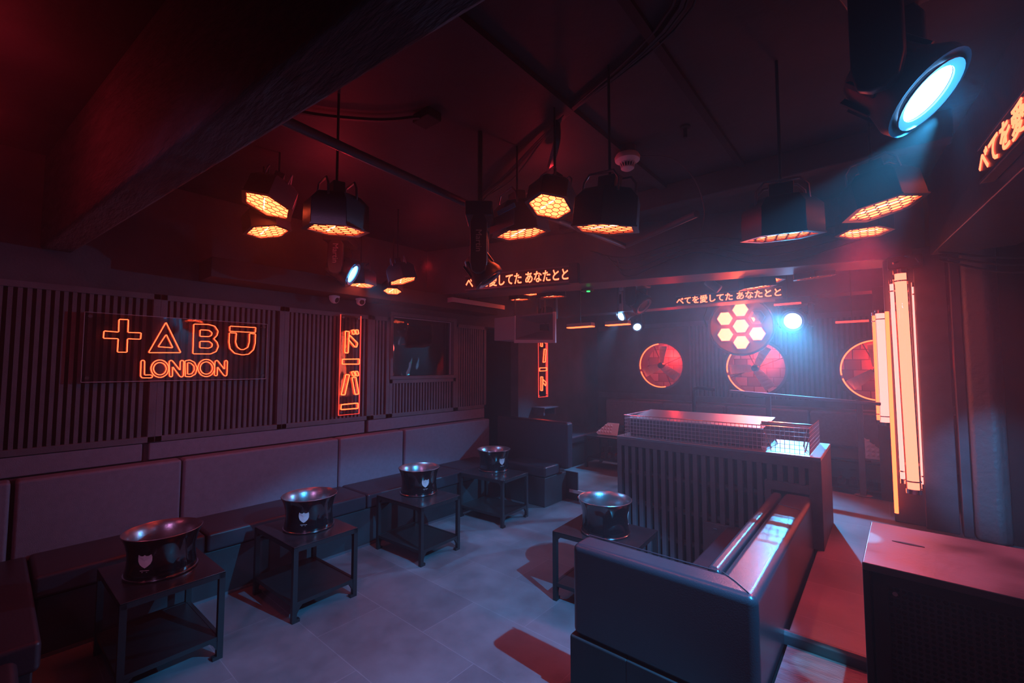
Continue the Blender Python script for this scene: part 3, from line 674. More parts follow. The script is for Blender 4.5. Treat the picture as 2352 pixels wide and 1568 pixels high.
def low_table(x, y, sx, label):
    t = thing('low_table', (x, y, .12), label, 'table', 'low glass-shelf tables in the rear room')
    h = .48
    MB().box(-sx / 2, -.25, h - .02, sx / 2, .25, h).build('table_top', M['tabletop'], t, bevel=.003)
    MB().box(-sx / 2 + .02, -.23, .13, sx / 2 - .02, .23, .15).build('lower_shelf', M['tabletop'], t, bevel=.003)
    for ax in (-1, 1):
        for ay in (-1, 1):
            MB().box(ax * (sx / 2 - .04), ay * .25, 0, ax * sx / 2, ay * .21, h - .02).build('leg', M['steel'], t)
    return t
low_table(-2.99, 6.16, 1.1, 'low black table with upturned glasses left of the slatted booth')
low_table(-.26, 6.64, .78, 'low black table with glasses right of the slatted booth, behind the rail')
def wine_glass(label):
    t = thing('wine_glass', (0, 0, 0), label, 'glass', 'upturned wine glasses on the low tables')
    MB().lathe([(.036, 0), (.043, .03), (.042, .055), (.028, .085), (.006, .095), (.004, .10)], 20).build('bowl', M['glass'], t, smooth=True)
    MB().lathe([(.004, .095), (.004, .165), (.006, .17)], 10).build('stem', M['glass'], t, smooth=True)
    MB().lathe([(.006, .168), (.034, .172), (.034, .175), (0, .175)], 20).build('foot', M['glass'], t, smooth=True)
    return t
g0 = wine_glass('upturned wine glass, leftmost of three on the shelf left of the slatted booth')
gl = [(-3.27, 6.02, .27, 0), (-3.17, 6.04, .27, 'upturned wine glass in the middle of three on the shelf left of the slatted booth'),
      (-3.07, 6.06, .27, 'upturned wine glass nearest the booth among the three on the left shelf'),
      (-.42, 6.52, .27, 'upturned wine glass on the right-hand shelf, further left of two'),
      (-.31, 6.55, .27, 'upturned wine glass on the right-hand shelf, just left of the rail post')]
for i, (x, y, z, lab) in enumerate(gl):
    o = g0 if i == 0 else copy_tree(g0); o.location = (x, y, z + .002)
    if lab: o['label'] = lab
tb = MB().lathe([(.026, 0), (.03, .09), (.028, .09), (.024, .006), (0, .006)], 18)
for i, (x, y, lab) in enumerate(((-.19, 6.56, 'small tumbler just right of the rail post'), (-.12, 6.58, 'small tumbler furthest right on the low table shelf'))):
    o = tb.build('tumbler_glass', M['glass'], smooth=True); o.location = (x, y, .271); tag(o, lab, 'glass', 'tumblers on the right low table')
def quilt(name, pts, thick, label, loc, rot):  # made-up white panels standing in for bright patches of reflected light
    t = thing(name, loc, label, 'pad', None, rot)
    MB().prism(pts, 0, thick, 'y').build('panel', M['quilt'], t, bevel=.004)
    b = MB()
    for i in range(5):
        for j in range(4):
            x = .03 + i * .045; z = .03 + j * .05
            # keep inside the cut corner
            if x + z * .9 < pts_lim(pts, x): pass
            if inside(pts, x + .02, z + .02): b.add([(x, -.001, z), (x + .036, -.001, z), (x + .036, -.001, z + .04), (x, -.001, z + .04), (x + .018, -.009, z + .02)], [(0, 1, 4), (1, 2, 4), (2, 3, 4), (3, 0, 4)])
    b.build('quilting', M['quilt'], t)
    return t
def pts_lim(p, x): return 0
def inside(poly, x, y):
    c_ = False; n = len(poly)
    for i in range(n):
        x1, y1 = poly[i]; x2, y2 = poly[(i + 1) % n]
        if (y1 > y) != (y2 > y) and x < (x2 - x1) * (y - y1) / (y2 - y1) + x1: c_ = not c_
    return c_
quilt('bright_patch_panel', [(0, 0), (.22, 0), (.22, .06), (.0, .25)], .02, 'white quilted panel with a slanting edge, standing in for a bright patch on the right-hand low table', (-.21, 6.45, .605), (0, 0, 0))
quilt('bright_patch_panel', [(0, .03), (.03, 0), (.34, 0), (.34, .2), (.16, .2)], .02, 'white quilted panel standing in for a bright patch left of the wire tray', (-3.42, 6.05, .612), (-.5, 0, .1))

# ------------------------------------------------------------ wall fans with glowing rims
def fan(cx, cz, r, ang, label):
    t = thing('wall_fan', (cx, YB, cz), label, 'fan', 'round wall fans on the far wall')
    Ty = Matrix.Rotation(-pi / 2, 4, 'X')   # local z -> +y
    MB().lathe([(r, -.03), (r, .36), (r + .004, .36), (r + .004, -.03)], 48, Ty, close=True).build('duct_ring', M['metalgrey'], t, smooth=True)
    MB().lathe([(r - .003, -.045), (r + .032, -.045), (r + .032, -.036), (r - .003, -.036)], 48, Ty, close=True).build('flange', M['bulk'], t, smooth=True)
    MB().add([(r * math.cos(2 * pi * i / 40), .355, r * math.sin(2 * pi * i / 40)) for i in range(40)], [tuple(range(40))]).build('tiled_back', M['tiles'], t)
    b = MB()
    for a0, a1 in ((95, 190), (197, 283)):
        b.tube([((r - .012) * math.cos(math.radians(a)), -.02, (r - .012) * math.sin(math.radians(a))) for a in range(a0, a1 + 1, 5)], .009, 6)
    b.build('rim_strip', M['stripglow'], t, smooth=True)
    h = MB().lathe([(.0, -.06), (.045, -.05), (.055, -.02), (.055, .05), (0, .05)], 20, Ty).build('hub', M['plastic'], t, smooth=True)
    for k in range(3):
        a = ang + k * 2 * pi / 3; u = Vector((math.cos(a), 0, math.sin(a))); w = Vector((-math.sin(a), 0, math.cos(a)))
        v = []; f = []
        for i in range(6):
            rr_ = .05 + (r - .10) * i / 5; wd = .065 + .028 * i / 5; tw = .05 * (1 - i / 8)
            for s_ in (-1, 1): v.append(u * rr_ + w * wd * s_ * .85 + Vector((0, tw * s_, 0)))
            for s_ in (-1, 1): v.append(u * rr_ + w * wd * s_ * .85 + Vector((0, tw * s_ + .006, 0)))
        for i in range(5):
            q = i * 4; f += [(q, q + 1, q + 5, q + 4), (q + 2, q + 6, q + 7, q + 3), (q, q + 4, q + 6, q + 2), (q + 1, q + 3, q + 7, q + 5)]
        f += [(0, 2, 3, 1), (20, 21, 23, 22)]
        MB().add(v, f).build('blade', M['blade'], t)
    b = MB(); 
    for k in range(4): a = k * pi / 2 + .4; b.bar((.05 * math.cos(a), .06, .05 * math.sin(a)), (r * math.cos(a), .06, r * math.sin(a)), .012)
    b.build('motor_strut', M['plastic'], t)
    l = bpy.data.lights.new('fan_glow', 'POINT'); l.color = (1, .02, .015); l.energy = 14; l.shadow_soft_size = .02
    lo = bpy.data.objects.new('fan_glow', l); COL.objects.link(lo); lo.location = (cx + .12, YB + .22, cz + .14)
    return t
fan(*FANS[0], 1.45, 'left-hand round wall fan with a blade pointing up')
fan(*FANS[1], 3.2, 'middle round wall fan below the seven-cell lamp')
fan(*FANS[2], 3.75, 'right-hand round wall fan partly behind the light tubes')

# ------------------------------------------------------------ hexagonal blinder lamps
def honey(R_, cell, z, w=.0030):
    b = MB(); done = set()
    s3 = math.sqrt(3)
    def inhex(x, y): 
        x, y = abs(x), abs(y); return y <= R_ * s3 / 2 and s3 * x + y <= s3 * R_
    rows = int(R_ / cell) + 2
    for q in range(-rows, rows + 1):
        for r_ in range(-rows, rows + 1):
            cx = cell * 1.5 * q; cy = cell * s3 * (r_ + q / 2)
            for k in range(6):
                a0 = k * pi / 3; a1 = a0 + pi / 3
                p = (cx + cell * math.cos(a0), cy + cell * math.sin(a0)); e = (cx + cell * math.cos(a1), cy + cell * math.sin(a1))
                key = tuple(sorted(((round(p[0], 3), round(p[1], 3)), (round(e[0], 3), round(e[1], 3)))))
                if key in done: continue
                done.add(key)
                if inhex(*p) and inhex(*e): b.bar((p[0], p[1], z), (e[0], e[1], z), w, w)
    return b
def blinder_proto(R_=.145):
    t = thing('blinder_lamp', (0, 0, 0), 'x', 'lamp', 'hexagonal blinder lamps under the ceiling')
    # face looks along local +Z
    Ro = R_ * 1.17
    MB().lathe([(R_ * 1.02, .012), (Ro, .012), (Ro, -.02), (Ro * .98, -.12), (Ro * .72, -.165), (0, -.165)], 6, c0=False).build('housing', M['plastic'], t, bevel=.003)
    MB().lathe([(R_, .014), (Ro * 1.03, .014), (Ro * 1.03, .006), (R_, .002)], 6, close=True).build('front_frame', M['plastic'], t)
    MB().lathe([(R_, .010), (R_, -.028), (R_ * .99, -.028), (R_ * .99, .010)], 6, close=True).build('reflector_wall', M['ring'], t)
    MB().add([(R_ * math.cos(k * pi / 3), R_ * math.sin(k * pi / 3), .002) for k in range(6)], [(0, 1, 2, 3, 4, 5)]).build('light_panel', M['lampcell'], t)
    MB().tube([(-R_ * .55, -R_ * .15, .004), (R_ * .6, -R_ * .15, .004)], .0045, 6).build('filament', M['filament'], t)
    honey(R_, R_ / 5.0, .010).build('honeycomb_grille', M['black'], t)
    for s_ in (-1, 1):
        MB().tube([(-.105, s_ * .07, -.14), (-.10, s_ * .07, -.20), (-.07, s_ * .07, -.235), (.07, s_ * .07, -.235), (.10, s_ * .07, -.20), (.105, s_ * .07, -.14)], .006, 8).build('handle', M['metalgrey'], t, smooth=True)
    MB().box(-.05, -.03, -.235, .05, .03, -.16).build('mount', M['plastic'], t, bevel=.004)
    return t
BL = [(-3.07, 1.13, 2.72, .02, -.31, -.95, 1.0, .35, 'top left blinder lamp of the left cluster, tilted towards the viewer'),
      (-3.36, 1.24, 2.63, .14, .14, -.98, .93, 0, 'blinder lamp below the tilted one in the left cluster'),
      (-2.18, 1.14, 2.38, -.08, .05, -1, 1.0, .2, 'right-hand blinder lamp of the left cluster, above the small blue moving head'),
      (-3.92, 2.32, 2.46, .03, 0, -1, .9, .3, 'small far blinder lamp directly under the left blue moving head'),
      (-3.33, 2.39, 2.44, .19, .18, -.96, .86, .6, 'upper of the two small blinder lamps left of the doorway'),
      (-3.88, 2.66, 2.44, .17, -.15, -.97, .64, .1, 'lowest and smallest blinder lamp, above the booth window'),
      (-1.35, 1.92, 2.525, .01, -.28, -.96, .80, .3, 'centre blinder lamp of the middle cluster, its honeycomb facing the viewer'),
      (-1.78, 2.20, 2.53, .04, .13, -.99, 1.11, .35, 'left blinder lamp of the middle cluster, with a pale side plate'),
      (-.99, 1.87, 2.32, -.15, .07, -.99, 1.0, .15, 'right blinder lamp of the middle cluster'),
      (-.34, 2.37, 2.27, -.03, .13, -.99, 1.0, -.2, 'left blinder lamp of the right-hand cluster'),
      (.03, 2.84, 2.45, .18, 0, -.98, 1.0, .1, 'upper right blinder lamp of the right-hand cluster'),
      (-.07, 4.04, 2.63, -.03, -.02, -1, 1.0, 0, 'lower right blinder lamp of the right-hand cluster'),
      (-3.75, 4.60, 2.57, -.01, .06, -1, .93, 0, 'left of three far blinder lamps just under the letters display'),
      (-3.45, 4.43, 2.60, .01, -.15, -1, .74, 0, 'middle of three far blinder lamps just under the letters display'),
      (-3.03, 4.37, 2.51, -.03, .07, -1, 1.0, 0, 'right of three far blinder lamps just under the letters display'),
      (-.97, 5.58, 2.63, -.04, -.04, -1, 1.1, 0, 'upper left of three blinder lamps beyond the bulkhead beam'),
      (-.98, 5.17, 2.49, .07, .07, -.99, 1.05, 0, 'lower left of three blinder lamps beyond the bulkhead beam'),
      (-.47, 5.02, 2.51, .05, .11, -.99, 1.1, .4, 'right of three blinder lamps beyond the bulkhead beam')]
bp = blinder_proto(); LAMPS = []
for i, (x, y, z, nx, ny, nz, s_, rz, lab) in enumerate(BL):
    o = bp if i == 0 else copy_tree(bp)
    o.matrix_world = axis_mat((x, y, z), (nx, ny, nz), (0, 1, 0)) @ Matrix.Rotation(rz, 4, 'Z') @ Matrix.Scale(s_, 4)
    o['label'] = lab
    LAMPS.append((o, x, y, z, nx, ny, nz, s_))
for o, x, y, z, nx, ny, nz, s_ in LAMPS:      # each lamp hangs on its own rod clamped to the ceiling
    n = Vector((nx, ny, nz)).normalized(); q = Vector((x, y, z)) - n * .215 * s_
    r_ = MB().tube([(0, 0, 0), (0, 0, CZ - q.z)], .007, 8).build('hanger_rod', M['steel'], o, smooth=True)
    r_.matrix_parent_inverse = o.matrix_world.inverted(); r_.location = q

# side plate on the left lamp of the middle cluster
b2 = LAMPS[7][0]
pl = MB().prism([(-1.856, 2.576), (-1.666, 2.607), (-1.669, 2.508), (-1.867, 2.483)], 1.990, 1.996, 'y').box(-1.78, 1.99, 2.54, -1.76, 2.06, 2.56).build('side_plate', M['metalgrey'], b2); pl.matrix_parent_inverse = b2.matrix_world.inverted(); pl['label'] = 'pale grey side plate'
st = MB().prism([(-1.802, 2.614), (-1.662, 2.636), (-1.652, 2.609), (-1.789, 2.586)], 1.984, 1.992, 'y').build('blue_strip', mat('bright blue sticker', (.05, .45, .75), .4), pl); st['label'] = 'bright blue strip'

def font_mesh(body, size, name, parent, mtx, m, bold=.0, align='LEFT'):
    cu = bpy.data.curves.new(name, 'FONT'); cu.body = body; cu.size = size; cu.extrude = .0015; cu.offset = bold
    cu.align_x = align; cu.align_y = 'CENTER'; cu.resolution_u = 3
    o = bpy.data.objects.new(name, cu); COL.objects.link(o); o.data.materials.append(m)
    bpy.context.view_layer.update()
    dg = bpy.context.evaluated_depsgraph_get(); me = bpy.data.meshes.new_from_object(o.evaluated_get(dg)); me.name = name
    bpy.data.objects.remove(o)
    mo = bpy.data.objects.new(name, me); COL.objects.link(mo); mo.parent = parent; mo.matrix_local = mtx
    if not me.materials: me.materials.append(m)
    return mo

# ------------------------------------------------------------ moving heads
def moving_head(lens_pos, n, R_, lit, label, text=False, drop=None, name='moving_head_light', lens=None, side=None):
    n = Vector(n).normalized(); L = R_ * 2.0; piv = Vector(lens_pos) - n * L * .55
    t = thing(name, piv, label, 'stage light')
    h = Vector((n.x, n.y, 0)); h = h.normalized() if h.length > .05 else Vector((0, 1, 0))
    sd = Vector((-h.y, h.x, 0)) if side is None else Vector(side).normalized()
    T = axis_mat(Vector(lens_pos) - piv, n)
    MB().lathe([(R_ * .80, -.004), (R_ * 1.0, .006), (R_ * 1.22, .010), (R_ * 1.25, -.02), (R_ * 1.02, -.08 * R_ / .1), (R_ * .98, -L * .72), (R_ * .75, -L), (0, -L * 1.02)], 32, T, c0=False).build('head', M['plastic'], t, smooth=True)
    MB().lathe([(R_ * .76, .004), (R_ * .98, .012), (R_ * .98, .018), (R_ * .76, .010)], 32, T, close=True).build('front_rim', M['bluerim'] if lit else M['ring'], t, smooth=True)
    if lit: MB().lathe([(0, .008), (R_ * .45, .007), (R_ * .76, .002)], 32, T, c1=False).build('lens', lens or M['lens'], t)
    else: MB().lathe([(0, -.004), (R_ * .80, -.004)], 32, T, c1=False).build('lens', M['tabletop'], t)
    fn = MB()
    for k in range(10):
        a = 2 * pi * k / 10
        fn.box(R_ * .95, -.006, -L * .86, R_ * 1.12, .006, -L * .36, T @ Matrix.Rotation(a, 4, 'Z'))
    fn.build('cooling_fins', M['plastic'], t)
    top = (drop or .30)
    u = Vector((0, 0, 1)); B = Matrix((h if side is None else Vector((sd.y, -sd.x, 0)), sd, u)).transposed().to_4x4()
    for s_ in (-1, 1):
        a = MB(); w = R_ * .62; y0 = s_ * (R_ * 1.28); th = .035
        P = [(-w * .8, -R_ * .6), (-w, 0), (-w, top * .8), (-w * .5, top), (w * .5, top), (w, top * .8), (w, 0), (w * .8, -R_ * .6), (w * .3, -R_ * .8), (-w * .3, -R_ * .8)]
        a.prism(P, y0 - th / 2, y0 + th / 2, 'y'); a.v = [tuple(B @ Vector(q)) for q in a.v]
        ar = a.build('yoke_arm', M['plastic'], t, bevel=.008, seg=3)
        if text and s_ == text:
            out = sd * s_; xx = Vector((0, 0, -1)); yy = out.cross(xx)
            Rm = Matrix((xx, yy, out)).transposed().to_4x4()
            font_mesh('Martin', R_ * .62, 'lettering', ar, Matrix.Translation(sd * (y0 + s_ * (th / 2 + .0008)) + Vector((0, 0, top * .42))) @ Rm, M['offwhite'], 0, 'CENTER')
    b = MB().box(-R_ * 1.0, -R_ * 1.5, top * .92, R_ * 1.0, R_ * 1.5, top * .92 + .09); b.v = [tuple(B @ Vector(q)) for q in b.v]
    b.build('base_box', M['plastic'], t, bevel=.01)
    zt = CZ - piv.z
    if zt > top * .92 + .09: MB().tube([(0, 0, top * .92 + .08), (0, 0, zt)], .016, 8).build('clamp_pole', M['steel'], t, smooth=True)
    return t
moving_head((.13, 1.80, 2.48), (.66, -.16, -.73), .105, True, 'large near moving head with a blue-white lens at the top right', drop=.32, lens=M['lens2'])
moving_head((-3.56, 2.02, 2.47), (.63, .63, -.45), .105, True, 'small moving head with a blue lens below the left lamp cluster', text=-1, drop=.22)
moving_head((-1.81, 1.92, 2.185), (.45, .38, -.80), .081, False, 'unlit moving head hanging left of the middle cluster', text=-1, drop=.30, side=(-.66, .76, 0))
moving_head((-3.25, 6.6, 2.49), (-.50, -.72, -.50), .125, True, 'far moving head throwing a blue beam down to the left', drop=.2, lens=M['lens2'])
moving_head((-3.10, 6.9, 2.31), (.45, -.75, -.5), .08, True, 'smallest blue moving head, just right of the beam', drop=.2, lens=M['lens2'])
moving_head((-.84, 6.45, 2.22), (-.12, -.97, -.22), .13, True, 'bright blue-white moving head facing the viewer right of the seven-cell lamp', drop=.2, lens=M['lens2'])
moving_head((-3.66, 5.1, 2.30), (.1, -.3, -.95), .10, False, 'unlit black moving head in front of the hanging white speaker', drop=.25)
moving_head((-2.38, 5.5, 2.45), (.72, -.05, -.68), .12, False, 'unlit moving head tilted right under the bulkhead beam', drop=.18)
t = thing('beacon_spotlight', (-1.55, 5.4, 2.66), 'small blue cylindrical spotlight on a hook left of the second letters display', 'stage light')
MB().lathe([(.045, 0), (.05, .02), (.05, .17), (.04, .18), (0, .18)], 20, axis_mat((0, 0, 0), (.7, .1, -.62))).build('can', M['bluerim'], t, smooth=True)
MB().tube([(0, 0, 0), (-.05, 0, -.01), (-.08, 0, .04), (-.04, 0, .1), (0, 0, .16), (0, 0, CZ - 2.66)], .006, 6).build('hook', M['chrome'], t, smooth=True)
t = thing('cable_tester', (-2.55, 5.2, 2.36), 'pink-lit remote handset hanging under the bulkhead beam', 'controller')
MB().box(-.025, -.02, 0, .025, .02, .26).build('body', M['offwhite'], t, bevel=.015)
MB().box(-.012, -.022, .1, .012, -.019, .22).build('label_plate', M['black'], t)
MB().box(-.018, -.015, .27, .03, .015, .36).build('clip', M['offwhite'], t, bevel=.004)
MB().tube([(0, 0, .3), (0, 0, CZ - 2.36)], .005, 6).build('cord', M['cable'], t)

# ------------------------------------------------------------ round seven-cell lamp
t = thing('seven_cell_lamp', (-1.534, 6.9, 2.229), 'round lamp of seven hexagonal cells glowing orange, one cell dark', 'lamp')
nrm = Vector((.20, -.97, -.06)); T = axis_mat((0, 0, 0), nrm) @ Matrix.Scale(1.232, 4)
MB().lathe([(.325, -.035), (.335, -.03), (.35, -.06), (.34, -.10), (.22, -.17), (0, -.18)], 48, T).build('housing', M['plastic'], t, smooth=True)
MB().lathe([(.0, -.03), (.32, -.03), (.325, -.035)], 48, T).build('front_plate', mat('red brown lacquered reflector', (.30, .12, .08), .3, metal=.5), t)
MB().lathe([(.327, -.03), (.342, -.03), (.342, .0), (.327, .0)], 48, T, close=True).build('outer_ring', M['chrome'], t, smooth=True)
cells = [(0, 0)] + [(.19 * math.cos(math.radians(a)), .19 * math.sin(math.radians(a))) for a in (90, 150, 210, 270, 330, 30)]
for i, (cx, cy) in enumerate(cells):
    Tc = T @ Matrix.Translation((cx, cy, 0))
    fr = MB().lathe([(.083, -.03), (.089, -.03), (.089, -.004), (.083, -.004)], 6, Tc, close=True).build('cell', M['ring'], t)
    MB().lathe([(0, .034), (.03, .032), (.06, .020), (.083, -.006)], 6, Tc, c1=False).build('cell_light' if i != 6 else 'dark_cell_face', M['hexcell'] if i != 6 else M['metalgrey'], fr)
yk = MB(); yk.tube([T @ Vector((-.37, 0, -.08)), T @ Vector((-.40, .12, -.08)), T @ Vector((-.30, .42, -.08)), T @ Vector((.30, .42, -.08)), T @ Vector((.40, .12, -.08)), T @ Vector((.37, 0, -.08))], .012, 8)
yk.tube([T @ Vector((0, .42, -.08)), (0.0, .08, CZ - 2.229)], .016, 8); yk.build('yoke', M['steel'], t, smooth=True)
l = bpy.data.lights.new('cell_glow', 'POINT'); l.color = (1, .13, .03); l.energy = 16; l.shadow_soft_size = .03
lo = bpy.data.objects.new('cell_glow', l); COL.objects.link(lo); lo.location = Vector((-1.534, 6.9, 2.229)) + nrm.normalized() * .17

# ------------------------------------------------------------ moving-letters displays
JP = 'べてを愛してた あなたとと'
def led_display(p0, p1, z0, h, label, body=JP, endcap=True, depth=.06):
    """p0 left end, p1 right end as seen from in front; stands out towards the viewer"""
    p0 = Vector((*p0, z0)); p1 = Vector((*p1, z0)); d = (p1 - p0); L = d.length; d.normalize(); out = d.cross(Vector((0, 0, 1)))
    Tm = Matrix((d, -out, Vector((0, 0, 1)))).transposed().to_4x4()    # local x right, y away from viewer, z up
    t = thing('led_display', p0, label, 'display', 'moving-letters displays'); t.matrix_world = Matrix.Translation(p0) @ Tm
    MB().box(0, -depth, 0, L, 0, h).build('case', M['ledback'], t, bevel=.004)
    MB().box(.0, -depth - .004, 0, L, -depth, .012).box(0, -depth - .004, h - .012, L, -depth, h).build('bezel', M['metalgrey'], t)
    if endcap: MB().box(L, -depth - .02, -.02, L + .10, 0, h + .02).build('end_box', M['plastic'], t, bevel=.004)
    mo = font_mesh(body, 1.0, 'lettering', t, Matrix.Identity(4), M['ledtext'], .016)
    xs = [v.co.x for v in mo.data.vertices]; ys = [v.co.y for v in mo.data.vertices]
    if xs:
        sx = (L - .02) / (max(xs) - min(xs)); sy = (h * .76) / (max(ys) - min(ys)) ; 
        mo.matrix_local = Matrix.Translation((.01, -depth - .003, h / 2)) @ Matrix.Rotation(pi / 2, 4, 'X') @ Matrix.Diagonal((sx, sy, 1, 1)) @ Matrix.Translation((-min(xs), -(max(ys) + min(ys)) / 2, 0))
    return t
led_display((-3.75, 3.62), (-2.52, 3.962), 2.545, .175, 'red letters display on the near bulkhead beam with a black box at its right end')
led_display((-2.24, 6.34), (-.93, 6.38), 2.515, .14, 'smaller red letters display on the second bulkhead in the rear room', endcap=False, depth=.04)
led_display((.455, 3.15), (.635, 1.40), 2.56, .18, 'red letters display on the right-hand beam cut by the edge of the picture', endcap=False, depth=.05)

# ------------------------------------------------------------ light tubes on the pillar
def light_tube(p0, p1, r, m, label, caps=True, backing=None):
    p0 = Vector(p0); p1 = Vector(p1); d = (p1 - p0); L = d.length
    t = thing('light_tube', p0, label, 'light tube', 'upright light tubes at the pillar'); t.matrix_world = axis_mat(p0, d, (0, 1, 0))
    MB().lathe([(r * (.80 if caps else 1), .03), (r * (.80 if caps else 1), L - .03)], 20).build('glowing_tube', m, t, smooth=True)
    if caps: MB().lathe([(r * 1.02, .03), (r * 1.02, L - .03)], 24, c0=False, c1=False).build('clear_sleeve', M['acrylic'], t, smooth=True)
    if caps:
        MB().lathe([(r * 1.12, 0), (r * 1.12, .035), (0, .035)], 20).build('end_cap', M['chrome'], t, smooth=True)
        MB().lathe([(0, L - .035), (r * 1.12, L - .035), (r * 1.12, L)], 20).build('end_cap', M['chrome'], t, smooth=True)
        a = MB().lathe([(r * 1.12, .09), (r * 1.16, .09), (r * 1.16, .10), (r * 1.12, .10)], 20, close=True).lathe([(r * 1.12, L - .10), (r * 1.16, L - .10), (r * 1.16, L - .09), (r * 1.12, L - .09)], 20, close=True); a.build('clip_ring', M['chrome'], t, smooth=True)
    if caps or p0.y < 5:
        for f_ in (.12, .85):
            q = p0 + d * f_; MB().box(q.x - .006, q.y + r * .9, q.z - .01, q.x + .006, 4.80 if p0.y < 5 else 6.05, q.z + .01).build('bracket', M['metalgrey'], t).matrix_parent_inverse = t.matrix_world.inverted()
    return t
light_tube((.150, 4.70, .66), (.135, 4.70, 2.43), .045, M['tube'], 'thickest and brightest light tube on the pillar')
light_tube((.090, 4.74, .72), (.083, 4.74, 2.36), .020, M['tubepink'], 'slim light tube immediately left of the thickest one')
light_tube((.042, 4.72, .45), (.042, 4.72, 2.13), .013, M['neonhot'], 'long thin red-orange tube at the left corner of the pillar', caps=False)
light_tube((.203, 4.72, .70), (.205, 4.72, 2.32), .008, M['tubepink'], 'thinnest pinkish tube right of the thickest one')
light_tube((.0, 6.0, 1.04), (.0, 6.0, 2.24), .045, M['tubepink'], 'thick pinkish white tube left of the pillar, in front of the right-hand fan')
light_tube((-.055, 5.98, 1.06), (-.055, 5.98, 2.22), .016, M['neonhot'], 'thin warm tube on the left side of the thick pinkish one')
m_ = MB().box(-.06, 6.05, .12, .14, 6.25, 2.5).build('wall_stub', M['bulk'], bevel=.004); struct(m_, 'narrow wall end behind the pinkish tubes', 'wall')
t = thing('chrome_clamp', (.17, 4.72, 2.48), 'tangle of chrome clamps above the light tubes', 'clamp')
b = MB(); random.seed(4)
for k in range(7):
    a = Vector((random.uniform(-.08, .08), random.uniform(-.05, .03), random.uniform(-.02, .06))); b.tube([a, a + Vector((random.uniform(-.05, .05), random.uniform(-.03, .03), random.uniform(-.06, .06)))], .010, 8)
b.build('clamp_bolts', M['chrome'], t, smooth=True)
MB().box(-.11, -.05, -.04, .10, .07, .06).build('clamp_body', M['steel'], t, bevel=.01)

# ------------------------------------------------------------ subwoofer at bottom right
t = thing('subwoofer_cabinet', (.45, 2.13, .345), 'big black speaker cabinet with perforated grille in the lower right corner', 'speaker', None, (0, 0, -.03))
b = MB(); H_ = .655
b.box(-.52, -.24, 0, .60, .27, .02).box(-.52, -.24, 0, -.50, .27, H_ - .02).box(.58, -.24, 0, .60, .27, H_ - .02).box(-.52, .25, 0, .60, .27, H_ - .02).box(-.50, -.20, .02, .58, -.19, H_ - .02)
b.build('cabinet', M['plastic'], t, bevel=.003)
top_ = MB().box(-.52, -.245, H_ - .025, .60, .27, H_).build('top_panel', M['subtop'], t, bevel=.004)
MB().box(-.46, -.222, .04, .54, -.212, H_ - .05).build('grille', M['grille'], t)
MB().box(-.495, -.238, .02, -.455, -.215, H_ - .027).box(.54, -.238, .02, .575, -.215, H_ - .027).box(-.495, -.238, H_ - .06, .575, -.215, H_ - .027).build('grille_frame', M['plastic'], t, bevel=.002)
MB().lathe([(.007, 0), (.007, .004), (0, .004)], 12, Matrix.Translation((-.44, -.2225, H_ - .085)) @ Matrix.Rotation(pi / 2, 4, 'X')).build('screw', M['chrome'], t)
g = MB(); pp = [(.045 * math.cos(a) , .008 * math.sin(a)) for a in [i * pi / 8 for i in range(16)]]
g.prism([(x - .405, y + .055) for x, y in pp], H_ - .001, H_ + .0012); g.build('handle_slot', M['black'], t)

# ------------------------------------------------------------ hanging white speaker
t = thing('hanging_speaker', (-3.55, 4.35, 1.98), 'white horn loudspeaker cabinet hanging under the beam above the end bench', 'speaker', None, (0, 0, .0))
MB().box(-.42, -.02, 0.015, -.02, .30, .32).build('side_cabinet', M['offwhite'], t, bevel=.006)
b = MB()
v = [(-.03, -.05, .0), (.58, -.05, -.02), (.60, -.05, .32), (-.03, -.05, .32)]
w_ = [(.0, -.05, .03), (.555, -.05, .01), (.57, -.05, .30), (.0, -.05, .30)]
k_ = [(.20, .16, .12), (.36, .16, .11), (.36, .16, .22), (.20, .16, .22)]
b.add(v + w_ + k_, [(0, 1, 5, 4), (1, 2, 6, 5), (2, 3, 7, 6), (3, 0, 4, 7), (4, 5, 9, 8), (5, 6, 10, 9), (6, 7, 11, 10), (7, 4, 8, 11), (8, 9, 10, 11)]); b.build('horn', mat('shade-darkened horn interior', (.17, .155, .18), .5), t)  # shade of the recess put into the darker horn colour
MB().prism([(-.03, -.03), (.605, -.05), (.605, -.015), (-.03, .012)], -.075, -.045, 'y').box(.572, -.075, -.02, .605, -.045, .32).box(-.035, -.06, -.01, -.018, -.045, .32).build('flange', M['white'], t, bevel=.004)
MB().prism([(.215, .13), (.345, .12), (.345, .21), (.215, .21)], .150, .159, 'y').build('throat', M['black'], t)
MB().tube([(-.2, .15, .3), (-.2, .15, CZ - 1.98)], .01, 8).tube([(.3, .15, .2), (.3, .15, CZ - 1.98)], .01, 8).build('hanger_rod', M['steel'], t)
t = thing('ceiling_grille', (-3.95, 3.9, 2.44), 'white-edged ventilation grille under the ceiling right of the left lamps', 'vent')
MB().box(-.15, -.35, 0, .01, .6, .05).build('louvre_box', M['black'], t); MB().box(.01, -.35, -.01, .018, .6, .045).box(-.15, -.36, -.01, .018, -.35, .045).build('frame', M['offwhite'], t)
MB().tube([(-.07, 0, .05), (-.07, 0, CZ - 2.44)], .008, 6).build('hanger_rod', M['steel'], t)

